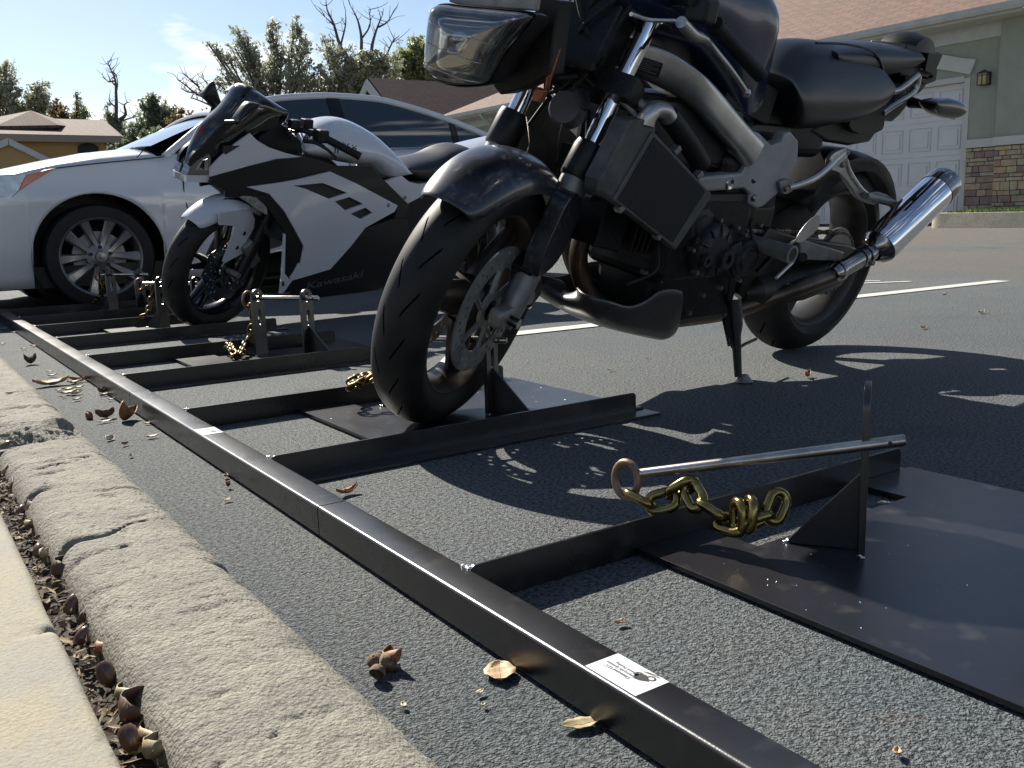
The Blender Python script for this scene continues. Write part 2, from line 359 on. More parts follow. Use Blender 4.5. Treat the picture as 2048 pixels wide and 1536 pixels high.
KERB = conc_mat('kerb concrete', (.375, .352, .29), (.29, .275, .235), (.13, .12, .095), .0034, sc1=17, sc2=120, pits=.55)
WALK = conc_mat('sidewalk concrete', (.42, .372, .275), (.345, .33, .29), (.26, .215, .145), .0009, sc1=11, pits=.3)
def lerp(a, b_, t): return a+(b_-a)*t
def fbm(x, y, s, o=4):
    v = 0; a = 1
    for i in range(o): v += a*noise.noise((x*s, y*s, i*7.3)); a *= .5; s *= 2.1
    return v
XL, XR, KZ = .121, .282, .12
prof = []      # (x, z) across the kerb
for i in range(7): prof.append((XL+.004, .0+.075*i/7))
for i in range(9):
    a = math.pi-(math.pi/2)*i/8; prof.append((XL+.034+.03*math.cos(a), KZ-.03+.03*math.sin(a)))
for i in range(1, 30): prof.append((lerp(XL+.034, XR-.042, i/30), KZ))
for i in range(10):
    a = math.pi/2-(math.pi/2)*i/9*.86; prof.append((XR-.042+.042*math.cos(a), KZ-.042+.042*math.sin(a)))
for i in range(1, 6): prof.append((XR+.012*i/5, lerp(KZ-.036, 0, i/5)))
def kerb_rows(y0, y1, dy):
    rows = []; y = y0
    while y < y1+dy*.5:
        row = []
        for (x, z) in prof:
            u = (x-XL)/(XR-XL); top = min(1, max(0, (z-.02)/.08))
            wob = fbm(y*1.3, 3.1, 1, 3)*.0015
            big = fbm(x*2, y, 4, 3)*.0006
            rough = fbm(x, y*1.15, 60, 5)*.0010*(1+1.4*max(0, abs(u-.5)*2-.55))
            p = fbm(x*1.2+5, y*2.4, 60, 3); pit = -max(0, p-.5)*.008
            e = -max(0, fbm(x, y, 20, 3)-.15)*.012*max(0, u-.72)*2.5 - max(0, fbm(x+9, y, 16, 3)-.1)*.02*max(0, .25-u)*2
            d = big+rough+pit+e
            c1 = 1.135+.05*(u-.5)+.012*noise.noise((x*30, 1, 2)); wv = max(.0012, .010*max(0, 1-u)**2.2*(1 if u < .75 else .2)); d -= .028*(1-u*.75)*math.exp(-((y-c1)/wv)**2)*(1 if u < .93 else .3)
            c2 = 1.375+.06*u; d -= .03*math.exp(-((y-c2)/.009)**2)*max(0, 1-u*3.2)
            c3 = 1.50+.05*u+.01*noise.noise((x*40, 4, 2)); d -= .006*math.exp(-((y-c3)/.003)**2)*(1 if .25 < u < .5 else 0)
            # broken joint with rubble behind it
            yb = 1.69+.03*u+.02*noise.noise((x*14, 8, 1)); t = y-yb
            if t > 0 and u < .97:
                dep = .062*max(0, 1-t/(.26-.12*u)); rub = .5+.9*abs(noise.noise((x*70, y*70, 3)))+.5*abs(noise.noise((x*150, y*150, 5)))
                if dep > 0: d -= dep*rub*top
                d += -max(0, fbm(x, y, 12, 4)-.05)*.02*max(0, 1.2-t)
            xx = x+(wob if z > .01 else 0)+(d*.5 if (u > .8 or u < .2) else 0)*(1 if u < .5 else 1)
            gg = fbm(x*11+3, y*52, 1, 4); d -= max(0, gg-.42)*.010*top
            row.append(Vector((xx, y, z+(d if z > .004 else 0))))
        rows.append(row); y += dy
    return rows
b = MB(); b.grid(kerb_rows(.3, 2.3, .0045)); b.build('kerb', KERB, smooth=60)['kind'] = 'structure'
b = MB(); b.grid(kerb_rows(2.3, 14., .02)); b.build('kerb', KERB, smooth=60)['kind'] = 'structure'
for o in bpy.data.objects:
    if o.name.startswith('kerb'): tag(o, 'weathered pale concrete kerb with cracks')
rows = []
y = .2
while y < 6:
    row = []
    for i in range(34):
        if i < 12: x = -1.6+1.55*i/11; z = KZ+.004
        else:
            t = (i-12)/21; x = lerp(-.04, .084, min(1, t*1.4)); z = KZ+.004
            if t > .714:
                a = (t-.714)/.286*math.pi/2; x = .084+.010*math.sin(a); z = KZ+.004-.012*(1-math.cos(a))
        if i == 33: z = 0; x = .094
        z += fbm(x, y, 5, 3)*.0018 - max(0, fbm(x, y*1.5, 50, 3)-.5)*.006 if i < 33 else 0
        x += fbm(y, 1, 3, 3)*.003 if i > 12 else 0
        c = .865+.07*x+.004*noise.noise((x*60, 0, 0)); z -= .010*math.exp(-((y-c)/.0028)**2)*max(0, min(1, (x-.055)/.03)) if i < 33 else 0
        row.append(Vector((x, y, z)))
    rows.append(row); y += .008
b = MB().grid(rows); tag(b.build('sidewalk', WALK, smooth=60), 'pale tan concrete sidewalk slab', kind='structure')
DIRT = mat('gap dirt', (.035, .026, .018), .9, var=.5, vscale=60, bump=.003, bscale=300)
b = MB(); b.grid([[Vector((x, .2+.02*j, .078+.008*noise.noise((x*40, j*.4, 0)))) for j in range(300)] for x in (.088, .096, .104, .112, .12, .132)])
tag(b.build('dirt_in_gap', DIRT), 'dark dirt in the gap behind the kerb', kind='structure')
rs = random.Random(17); lit = MB(); lmi = []
for i in range(1500):
    c = Vector((rs.uniform(.094, .126), rs.uniform(.3, 2.2), .084+rs.uniform(0, .016))); a, q_ = rs.uniform(0, 6.28), rs.uniform(-.8, .8); u_ = Vector((math.cos(a), math.sin(a), q_*.7)).normalized(); v_ = u_.cross(Vector((rs.uniform(-1, 1), rs.uniform(-1, 1), 1))).normalized(); l_, w_ = rs.uniform(.002, .009), rs.uniform(.001, .004)
    lit.add([c-u_*l_, c+v_*w_, c+u_*l_, c-v_*w_*.8+Vector((0, 0, .001))], [(0, 1, 2, 3)]); lmi.append(rs.randrange(4))
LIT = [mat('litter %s' % n_, c, .8, var=.3, vscale=90) for n_, c in (('dark', (.06, .04, .025)), ('brown', (.16, .09, .045)), ('tan', (.36, .26, .14)), ('olive', (.18, .14, .07)))]
o = lit.build('leaf_litter', LIT, smooth=0, recalc=False)
for f_, i_ in zip(o.data.polygons, lmi): f_.material_index = i_
tag(o, 'fine crumbled leaf litter in the gap behind the kerb', 'litter', kind='stuff')

# ------------------------------------------------------------------ garage building on the right (wall plane x=17)
STUCCO = mat('green stucco', (.36, .38, .31), .85, var=.08, vscale=3, bump=.003, bscale=60)
TRIMW = mat('off white trim', (.60, .60, .55), .6, var=.06, vscale=4)
DOORW = mat('garage door white', (.72, .73, .74), .45, var=.03, vscale=3)
GUTTER = mat('gutter paint', (.50, .52, .48), .4, var=.1, vscale=5)
SHING = None
def shingle_mat(name, c1, c2, rot=0.):
    c1, c2 = kc(c1), kc(c2)
    m = bpy.data.materials.new(name); m.use_nodes = True; n = m.node_tree; b = n.nodes['Principled BSDF']; N = n.nodes.new; K = n.links.new
    t = N('ShaderNodeUVMap')
    mpn = N('ShaderNodeMapping'); K(t.outputs[0], mpn.inputs[0])
    br = N('ShaderNodeTexBrick'); br.inputs['Scale'].default_value = 1; br.inputs['Brick Width'].default_value = .30; br.inputs['Row Height'].default_value = .14; br.inputs['Mortar Size'].default_value = .012; br.offset = .37
    br.inputs['Color1'].default_value = (*c1, 1); br.inputs['Color2'].default_value = (*c2, 1); br.inputs['Mortar'].default_value = (c1[0]*.3, c1[1]*.3, c1[2]*.3, 1)
    ns = N('ShaderNodeTexNoise'); ns.inputs['Scale'].default_value = 2.2; ns.inputs['Detail'].default_value = 4; K(t.outputs[0], ns.inputs['Vector'])
    va = N('ShaderNodeVectorMath'); va.operation = 'MULTIPLY_ADD'; va.inputs[1].default_value = (.05, .05, 0); K(ns.outputs['Color'], va.inputs[0]); K(mpn.outputs[0], va.inputs[2]); K(va.outputs[0], br.inputs['Vector'])
    K(br.outputs['Color'], b.inputs['Base Color']); b.inputs['Roughness'].default_value = .9
    bu = N('ShaderNodeBump'); bu.invert = True; bu.inputs['Distance'].default_value = .02; K(br.outputs['Fac'], bu.inputs['Height']); K(bu.outputs[0], b.inputs['Normal'])
    return m
SH_A = shingle_mat('garage brown shingles', (.225, .12, .082), (.145, .078, .056)); SH_B = shingle_mat('red brown shingles', (.17, .085, .068), (.12, .06, .05))  # even brown tones for the garage roof and the gabled house roof
def slab(name, quad, th, m, parent, updir=None):
    """thick quad with metric uv: quad corners a(eave left) b(eave right) c(ridge right) d(ridge left)"""
    q = [Vector(p) for p in quad]; nrm = (q[1]-q[0]).cross(q[3]-q[0]).normalized()
    if nrm.z < 0: nrm = -nrm
    o = MB().prism(q, -nrm*th).build(name, m, parent, smooth=0)
    uvl = o.data.uv_layers.new(name='UVMap'); ux = (q[1]-q[0]).normalized(); uy = nrm.cross(ux)
    for lp in o.data.loops:
        p = o.data.vertices[lp.vertex_index].co; uvl.data[lp.index].uv = ((p-q[0]).dot(ux), (p-q[0]).dot(uy))
    return o
def obox(name, lo, hi, m, parent=None, bevel=0., **k):
    lo, hi = Vector(lo), Vector(hi); return MB().box((lo+hi)/2, hi-lo).build(name, m, parent, smooth=0, bevel=bevel, **k)
gb = thing('garage_building', (17, 9.9, 0), 'long low green stucco garage building with white panelled door and brown shingle roof', 'building')
wx = 17.
def gobj(name, lo, hi, m, par=gb, bevel=0.):
    return obox(name, [a-c for a, c in zip(lo, (17, 9.9, 0))], [a-c for a, c in zip(hi, (17, 9.9, 0))], m, par, bevel)
gobj('wall', (17, 14.95, 0), (17.3, 28, 3.6), STUCCO); gobj('wall', (17, 9.87, 2.66), (17.3, 14.95, 3.6), STUCCO)
gobj('wall', (17.0, 9.28, 1.55), (17.3, 9.87, 3.6), STUCCO); gobj('wall_pillar', (16.86, 6.0, 1.55), (17.3, 9.28, 3.6), STUCCO)
gobj('trim_band', (16.95, 9.285, 1.40), (17.28, 9.86, 1.548), TRIMW); gobj('trim_band', (16.80, 6.0, 1.40), (17.28, 9.283, 1.548), TRIMW)
# ledge stone wainscot: individual stones
SC = [(.48, .36, .24), (.36, .25, .19), (.52, .42, .29), (.29, .20, .18), (.42, .38, .27), (.54, .38, .24)]
SM = [mat('ledge stone %s' % n_, c, .85, var=.25, vscale=9, bump=.006, bscale=25) for n_, c in zip(('tan', 'brown', 'buff', 'plum', 'olive', 'ochre'), SC)]
MORT = mat('stone mortar', (.10, .085, .07), .9)
gobj('mortar', (17.02, 9.29, 0), (17.28, 9.86, 1.398), MORT); gobj('mortar', (16.90, 6.0, 0), (17.2, 9.25, 1.398), MORT)
rs = random.Random(3)
st = MB(); mi = []
for (ya, yb, xf_) in ((9.30, 9.86, 17.0), (6.0, 9.26, 16.88)):
    z = .02
    while z < 1.36:
        h = rs.choice((.07, .09, .12, .16)); h = min(h, 1.39-z)
        y = ya
        while y < yb-.03:
            l = rs.uniform(.12, .34); l = min(l, yb-y)
            nb = len(st.f); st.box((xf_-.012+rs.uniform(-.008, .008), y+l/2, z+h/2), (.06, l-.012, h-.010)); mi += [rs.randrange(6)]*6
            y += l
        z += h
st.xf(lambda v: v-Vector((17, 9.9, 0)))
o = st.build('ledge_stone', SM, gb, smooth=0, bevel=.006, recalc=False)
for f_, i_ in zip(o.data.polygons, mi): f_.material_index = i_
# door
dr = gobj('garage_door', (17.12, 9.98, .02), (17.16, 14.85, 2.60), DOORW)
pn = MB()
for r_ in range(4):
    z0 = .02+r_*.645
    pn.box((.115, -.0+2.515, z0+.64-.0), (.008, 4.86, .008))
    for c_ in range(8):
        y0 = .08+.09+c_*.6
        for (a, c, d, e) in ((y0, y0+.46, z0+.10, z0+.112), (y0, y0+.46, z0+.528, z0+.54), (y0, y0+.012, z0+.112, z0+.528), (y0+.448, y0+.46, z0+.112, z0+.528)):
            pn.box((.112, (a+c)/2, (d+e)/2), (.012, c-a, e-d))
        pn.box((.114, y0+.23, z0+.32), (.016, .34, .30))
pn.build('door_panel', DOORW, dr, smooth=0, bevel=.004)
gobj('door_jamb', (16.99, 9.87, 0), (17.14, 9.98, 2.66), TRIMW); gobj('door_header', (16.985, 9.98, 2.60), (17.14, 14.95, 2.70), TRIMW); gobj('door_seal', (17.08, 9.98, .0), (17.12, 14.85, .04), BLACK)
# arch trim
n = 24; lo, hi = [], []
for i in range(n+1):
    y = 9.86+5.1*i/n; k = 1-((i/n-.5)*2)**2; lo.append(Vector((-.06, y-9.9, 2.71+.42*k))); hi.append(Vector((-.06, y-9.9-(.10 if i == 0 else 0)+(.1 if i == n else 0), 2.96+.46*k)))
MB().prism(lo+hi[::-1], (.062, 0, 0)).build('arch_trim', TRIMW, gb, smooth=0)
# roof, fascia, gutter
slab('roof', [(16.38-17, 6.2-9.9, 3.72), (16.38-17, 28.6-9.9, 3.72), (22.4-17, 24.5-9.9, 6.3), (22.4-17, 6.2-9.9, 6.3)], .1, SH_A, gb)
gobj('frieze', (16.96, 8.9, 3.30), (17.28, 28, 3.66), GUTTER); gobj('soffit', (16.42, 8.7, 3.56), (17.2, 28.4, 3.60), TRIMW)
gt = MB(); gp = [(0, 0), (.11, 0), (.13, .05), (.13, .13), (.12, .13), (.115, .055), (.10, .012), (.012, .012), (.012, .13), (0, .13)]
gt.prism([Vector((16.42-17-x, 8.6-9.9, 3.60+z)) for x, z in gp], (0, 20, 0)).build('gutter', GUTTER, gb, smooth=0)
MB().tube(spline([(-.62, 5.6, 3.62), (-.62, 5.6, 3.5), (-.3, 5.6, 3.3), (-.06, 5.6, 3.2), (-.06, 5.6, 2.9), (-.06, 5.6, .2)], 5), .045, 8).build('downspout', GUTTER, gb)
MB().tube(spline([(-.62, 15.6, 3.62), (-.62, 15.6, 3.5), (-.3, 15.6, 3.3), (-.06, 15.6, 3.2), (-.06, 15.6, .2)], 5), .05, 8).build('downspout', GUTTER, gb)
# wall lantern
lt = thing('wall_lantern', (17, 9.57, 2.6), 'square bronze wall lantern with amber glass beside the garage door', 'lamp')
BRZ = mat('bronze metal', (.10, .08, .05), .5, metal=.5); GLA = mat('amber glass', (.42, .33, .14), .3, spec=.5)
lb = MB(); lb.box((-.03, 0, .0), (.05, .18, .22)); 
lb.add([(-.17, -.09, .10), (-.17, .09, .10), (-.02, .09, .10), (-.02, -.09, .10), (-.10, 0, .155)], [(0, 1, 2, 3), (0, 4, 1), (1, 4, 2), (2, 4, 3), (3, 4, 0)])
for yy in (-.085, .085, 0): lb.box((-.16, yy, 0), (.012, .012, .22))
for zz in (-.11, .055, .095): lb.box((-.09, 0, zz), (.15, .18, .014))
lb.build('lantern_frame', BRZ, lt, smooth=0); MB().box((-.10, 0, -.01), (.11, .15, .19)).build('lantern_glass', GLA, lt, smooth=0, bevel=.004)
# kerbed grass island
isl = [(15.15, 9.0), (15.2, 9.35), (15.45, 9.5), (15.9, 9.6), (16.8, 9.6), (16.84, 9.0), (16.84, 3.5), (15.0, 3.5), (15.0, 6.0), (15.08, 8.0)]
PALEC = conc_mat('pale kerb concrete', (.56, .53, .43), (.46, .43, .36), (.3, .27, .22), .004, sc1=3, sc2=30)
b = MB().prism(sm([Vector((x, y, 0)) for x, y in isl], 5), (0, 0, .25)); tag(b.build('island_kerb', PALEC, bevel=.05, seg=4), 'rounded pale concrete kerb of the planted island', kind='structure')
GRS = mat('grass', (.14, .24, .035), .8, var=.4, vscale=20)
gm = MB(); rs = random.Random(5)
for i in range(9000):
    x = rs.uniform(15.32, 16.8); y = rs.uniform(5, 9.3 if x > 15.5 else 9.0); h = rs.uniform(.02, .06); a = rs.uniform(0, 6.28); dx, dy = .012*math.cos(a), .012*math.sin(a); lx, ly = rs.uniform(-.02, .02), rs.uniform(-.02, .02)
    gm.add([(x-dx, y-dy, .252), (x+dx, y+dy, .252), (x+lx, y+ly, .252+h)], [(0, 1, 2)])
tag(gm.build('grass', GRS, smooth=0, recalc=False), 'short bright green grass on the island', 'grass', kind='stuff')
# ------------------------------------------------------------------ far houses
OCH = mat('ochre stucco', (.50, .33, .14), .9, var=.06, vscale=.6); DKW = mat('dark window', (.012, .012, .015), .5, spec=.3)
hb = thing('gabled_house', (16.2, 32, 0), 'ochre house with white gable boards and a dark red brown roof behind the white car', 'house')
def rel(o_, *p): return [Vector(q)-Vector(o_) for q in p]
ap = PX(756, 156, 16.2); nr = PX(800, 214, 16.2); dy = ap.y-nr.y; fr = Vector((16.2, ap.y+dy, nr.z))
O_ = (16.2, 32, 0)
slab('roof', rel(O_, (15.8, nr.y-.5, nr.z-.35), (40, nr.y-.5, nr.z-.35), (40, ap.y, ap.z), (15.8, ap.y, ap.z)), .15, SH_B, hb)
slab('roof', rel(O_, (15.8, fr.y+.5, nr.z-.35), (40, fr.y+.5, nr.z-.35), (40, ap.y+.02, ap.z-.003), (15.8, ap.y+.02, ap.z-.003)), .15, SH_B, hb)
w1 = rel(O_, (16.2, nr.y+.1, 0), (16.2, nr.y+.1, nr.z-.25), (16.2, ap.y, ap.z-.3), (16.2, fr.y-.1, nr.z-.25), (16.2, fr.y-.1, 0))
MB().prism(w1, (12, 0, 0)).build('wall', OCH, hb, smooth=0)
for a_, c_ in (((15.77, nr.y-.5, nr.z-.42), (15.77, ap.y, ap.z-.07)), ((15.77, ap.y+.02, ap.z-.07), (15.77, fr.y+.5, nr.z-.42))):
    a_, c_ = rel(O_, a_, c_); MB().prism([a_, c_, c_-Vector((0, 0, .38)), a_-Vector((0, 0, .38))], (-.06, 0, 0)).build('gable_board', TRIMW, hb, smooth=0)
SH_C = shingle_mat('dusty brown shingles', (.20, .125, .10), (.15, .095, .08))
O_ = (5, 38, 0)
lh = thing('hipped_house', O_, 'long low ochre house with brown hipped roof and one dark arched window on the left', 'house')
xa = PY(-60, 272, 38); xb = PY(207, 272, 38); zr = PY(60, 222, 41).z; ze = PY(120, 272, 38).z
MB().prism(rel(O_, (xa.x-6, 38, 0), (xb.x, 38, 0), (xb.x, 38, ze), (xa.x-6, 38, ze)), (0, 8, 0)).build('wall', OCH, lh, smooth=0)
rx = PY(60, 222, 42).x; r2 = PY(205, 240, 42)
e0 = Vector((xb.x+.5, 37.5, ze)); 
def tri(name, pts, m_, par):
    nrm = (pts[1]-pts[0]).cross(pts[2]-pts[0]).normalized(); nrm = nrm if nrm.z > 0 else -nrm
    o = MB().prism(pts, -nrm*.12).build(name, m_, par, smooth=0); u_ = o.data.uv_layers.new(name='UVMap'); ux = (pts[1]-pts[0]).normalized(); uy = nrm.cross(ux)
    for lp in o.data.loops: p = o.data.vertices[lp.vertex_index].co; u_.data[lp.index].uv = (p.dot(ux), p.dot(uy))
tri('roof', rel(O_, (xa.x-7, 37.5, ze), (xb.x+.5, 37.5, ze), (r2.x, 42, r2.z), (xa.x-7, 42, r2.z)), SH_C, lh)
pk = PY(62, 221, 40); pl_, pr_ = PY(-10, 252, 38.6), PY(118, 250, 38.6)
tri('roof', rel(O_, pl_, pr_, pk), SH_C, lh); tri('roof', rel(O_, pr_, (pk.x+2.2, 43, pk.z-.3), pk), SH_C, lh); tri('roof', rel(O_, pl_, pk, (pk.x-2.2, 43, pk.z-.3)), SH_C, lh)
tri('roof', rel(O_, (xb.x+.5, 37.5, ze-.002), (xb.x+.5, 46, ze-.002), (r2.x, 42, r2.z-.002)), SH_C, lh)
MB().prism(rel(O_, (xa.x-7, 37.44, ze-.02), (xb.x+.5, 37.44, ze-.02), (xb.x+.5, 37.44, ze-.25), (xa.x-7, 37.44, ze-.25)), (0, .06, 0)).build('fascia', mat('fascia', (.3, .24, .2), .6), lh, smooth=0)
ga = PY(15, 284, 35); gl = PY(-70, 320, 35); gr = PY(100, 325, 35)
MB().prism(rel(O_, ga, gr, (gr.x, 35, 0), (gl.x, 35, 0), gl), (0, 3, 0)).build('porch_gable', OCH, lh, smooth=0)
for a_, c_ in ((gl, ga), (ga+Vector((.02, 0, 0)), gr)):
    a_, c_ = rel(O_, a_, c_); MB().prism([a_+Vector((0, 0, .12)), c_+Vector((0, 0, .12)), c_-Vector((0, 0, .1)), a_-Vector((0, 0, .1))], (0, -.15, 0)).build('gable_board', TRIMW, lh, smooth=0)
wp = [PY(x, y, 37.95) for x, y in ((156, 318), (156, 292), (163, 288), (176, 286), (190, 289), (197, 294), (197, 318))]
MB().prism(rel(O_, *wp), (0, .04, 0)).build('window', DKW, lh, smooth=0)

# ------------------------------------------------------------------ trees
def leaf_mat(name, c, c2):
    c, c2 = kc(c), kc(c2)
    m = bpy.data.materials.new(name); m.use_nodes = True; n = m.node_tree; b = n.nodes['Principled BSDF']; N = n.nodes.new; K = n.links.new
    t = N('ShaderNodeTexCoord'); z = N('ShaderNodeTexNoise'); z.inputs['Scale'].default_value = 1.7; z.inputs['Detail'].default_value = 8; K(t.outputs['Object'], z.inputs['Vector'])
    r = N('ShaderNodeMapRange'); r.inputs['From Min'].default_value = .35; r.inputs['From Max'].default_value = .65; K(z.outputs['Fac'], r.inputs['Value'])
    x = N('ShaderNodeMix'); x.data_type = 'RGBA'; K(r.outputs[0], x.inputs[0]); x.inputs[6].default_value = (*c, 1); x.inputs[7].default_value = (*c2, 1)
    K(x.outputs[2], b.inputs['Base Color']); b.inputs['Roughness'].default_value = .42
    tr = N('ShaderNodeBsdfTranslucent'); K(x.outputs[2], tr.inputs['Color']); mx = N('ShaderNodeMixShader'); mx.inputs[0].default_value = .5
    K(b.outputs[0], mx.inputs[1]); K(tr.outputs[0], mx.inputs[2]); K(mx.outputs[0], n.nodes['Material Output'].inputs[0]); return m
LF = {'dark': leaf_mat('dark oak leaves', (.18, .23, .14), (.34, .38, .24)), 'grey': leaf_mat('grey green leaves', (.30, .34, .22), (.55, .56, .40)),
      'green': leaf_mat('green leaves', (.26, .31, .12), (.48, .50, .22)), 'brown': leaf_mat('autumn leaves', (.17, .12, .05), (.26, .17, .07))}
BARK = mat('bark', (.13, .105, .085), .9, var=.4, vscale=5, bump=.01, bscale=20)
def tree(name, base, dep, blobs, kind, label, dens=1., leaf=.08, trunk_r=.22, bare=(), twig=1., seed=1, zbase=None):
    """base: pixel x of the trunk; blobs: (px, py, r_px, amount) clumps of crown at depth dep"""
    rs = random.Random(seed); k = dep/F_PX
    bx = DD(base, 460, dep); root = Vector((bx.x, bx.y, 0)); side = CX
    t = thing(name, root, label, 'tree', 'trees beyond the parking lot')
    tm = MB(); top = min(b_[1] for b_ in blobs) if blobs else min(p[1] for l in bare for p in l)
    cx = sum(b_[0] for b_ in blobs)/len(blobs) if blobs else base
    fork = DD(base*.6+cx*.4, (460+top)/2+30, dep)-root
    wob = lambda a: Vector((rs.uniform(-a, a), rs.uniform(-a, a), rs.uniform(-a, a)))
    tm.tube(spline([Vector((0, 0, -.2)), fork*.35+wob(.15), fork*.7+wob(.2), fork], 5), [lerp(trunk_r, trunk_r*.55, i/15) for i in range(16)], 8)
    pts = []; 
    for (px, py, rp, am) in blobs:
        dd = rs.uniform(-1, 1)*rp*k*1.1
        c = DD(px, py, dep+dd)-root; r = rp*k
        mid = fork.lerp(c, .5)+Vector((0, 0, -.12*r))+wob(r*.25)
        br = spline([fork*.98, mid, c], 6); tm.tube(br, [lerp(trunk_r*.26, .025, i/12) for i in range(13)], 6)
        for j in range(max(4, int(17*am*twig))):
            st_ = br[rs.randrange(5, 13)]; d = Vector((rs.gauss(0, 1), rs.gauss(0, 1), rs.gauss(.25, .9))).normalized(); e = c+Vector((d.x*r, d.y*r, d.z*r))*rs.uniform(.4, 1.6)
            m_ = st_.lerp(e, .55)+wob(r*.18); tw = spline([st_, m_, e], 4); tm.tube(tw, [lerp(.022, .008, i/8) for i in range(9)], 4, caps=False)
            nl = int(120*am*dens*max(.4, r)**1.0)
            for q in range(nl):
                f_ = rs.uniform(.45, 1.0); p = tw[min(8, int(f_*8))] + Vector((rs.gauss(0, 1), rs.gauss(0, 1), rs.gauss(0, .7)))*(r*.09+.05)
                pts.append(p)
    if bare: q0 = DD(*bare[0][0], dep)-root; tm.tube([fork, fork.lerp(q0, .5)+wob(.1), q0], [trunk_r*.55, trunk_r*.5, trunk_r*.45], 6)
    for l in bare:
        q = [DD(x, y, dep)-root+wob(.03) for x, y in l]; s_ = spline(q, 3); m_ = len(s_); tm.tube(s_, [lerp(.10 if len(l) > 3 else .05, .012, i/(m_-1)) for i in range(m_)], 5, caps=False)
        for j in range(int(len(l)*2.2)):
            a_ = s_[rs.randrange(m_//3, m_)]; e = a_+Vector((rs.gauss(0, .35), rs.gauss(0, .35), rs.uniform(.1, .6))); tm.tube(spline([a_, a_.lerp(e, .5)+wob(.08), e], 2), [.02, .016, .012, .009, .007][:5], 4, caps=False)
    tm.build('trunk', BARK, t, smooth=60, recalc=False)
    if pts:
        n_ = len(pts); P = np.array([tuple(p) for p in pts]); g_ = np.random.default_rng(seed)
        a = g_.normal(size=(n_, 3)); a /= np.linalg.norm(a, axis=1)[:, None]; b_ = g_.normal(size=(n_, 3)); b_ -= a*(a*b_).sum(1)[:, None]; b_ /= np.linalg.norm(b_, axis=1)[:, None]
        s_ = leaf*g_.uniform(.5, 1.3, size=(n_, 1)); V = np.stack([P+a*s_, P+b_*s_*.55, P-a*s_, P-b_*s_*.55], 1).reshape(-1, 3)
        me = bpy.data.meshes.new('crown'); me.from_pydata(V.tolist(), [], [(4*i, 4*i+1, 4*i+2, 4*i+3) for i in range(n_)]); me.materials.append(LF[kind])
        o = bpy.data.objects.new('crown', me); col.objects.link(o); o.parent = t
    return t
tree('oak_tree', 8, 46, [(8, 145, 22, .8), (22, 175, 24, .9), (2, 190, 26, .9), (25, 205, 24, .8), (12, 125, 14, .5), (-20, 170, 30, .9), (20, 230, 28, .9)], 'grey', 'grey green oak at the far left edge, taller than the house roof', seed=2)
tree('oak_tree', 68, 46, [(82, 172, 14, .8), (75, 192, 18, 1), (62, 212, 18, 1), (88, 198, 14, .8), (50, 228, 18, .9), (80, 225, 18, .9)], 'grey', 'rounded oak rising directly behind the roof peak of the left house', seed=3)
tree('small_tree', 118, 50, [(118, 210, 13, .8), (110, 224, 14, .8), (130, 228, 14, .8), (120, 240, 16, .8)], 'brown', 'small brownish tree behind the middle of the left house roof', seed=4, trunk_r=.12)
tree('thin_tree', 160, 50, [(152, 184, 6, .35), (158, 212, 12, .6), (172, 222, 11, .6), (150, 230, 12, .6)], 'green', 'thin sparse tree just right of the small brownish tree', seed=5, trunk_r=.10)
tree('dead_tree', 232, 44, [(222, 236, 15, .8), (236, 258, 22, 1.3), (230, 285, 24, 1.5), (248, 292, 22, 1.2), (215, 215, 9, .3)], 'dark', 'tall half dead tree with a bare forked top right of the left house', seed=6, trunk_r=.2,
     bare=[[(232, 250), (233, 215), (231, 185), (229, 160), (222, 140), (214, 122)], [(231, 185), (236, 168), (233, 150)], [(229, 170), (221, 160)], [(233, 215), (222, 205), (216, 196)], [(238, 240), (252, 228), (248, 210), (258, 205)], [(238, 245), (262, 235), (282, 230)], [(229, 160), (218, 165), (212, 158)]])
tree('pine_tree', 306, 44, [(304, 196, 9, .9), (300, 212, 16, 1.1), (318, 218, 16, 1.1), (295, 232, 18, 1.1), (330, 232, 18, 1), (312, 245, 22, 1.1), (345, 225, 14, .8), (285, 252, 20, 1), (350, 245, 16, .9), (335, 262, 20, 1)], 'dark', 'pointed dark evergreen between the dead tree and the windscreen', seed=7)
tree('leafless_tree', 432, 42, [], 'grey', 'small leafless tree showing above the left mirror of the white motorcycle', seed=8, trunk_r=.12,
     bare=[[(440, 240), (425, 212), (408, 195), (390, 185), (372, 172), (357, 160)], [(408, 195), (398, 175), (392, 160)], [(390, 185), (375, 185), (362, 178)], [(425, 212), (412, 190), (415, 170), (402, 155)], [(425, 212), (395, 198), (378, 196)], [(398, 175), (382, 162), (372, 152)]])
tree('big_oak_tree', 590, 40, [(418, 90, 9, .5), (432, 98, 10, .5), (452, 110, 12, .6), (475, 62, 16, .7), (488, 85, 24, .9), (500, 112, 24, .9), (515, 140, 22, .8), (468, 92, 18, .7), (450, 155, 14, .6), (435, 165, 10, .5), (475, 165, 20, .8), (545, 55, 14, .7), (552, 85, 20, .9), (565, 110, 22, .9), (548, 140, 22, .9), (590, 50, 15, .7), (600, 78, 22, .9), (605, 112, 24, .9), (590, 150, 28, 1), (560, 172, 28, 1), (530, 175, 24, .9), (500, 178, 20, .9), (615, 165, 30, 1.1)],
     'grey', 'big spreading oak with gaps of sky behind the white motorcycle', seed=9, dens=.8, twig=.8, trunk_r=.3)
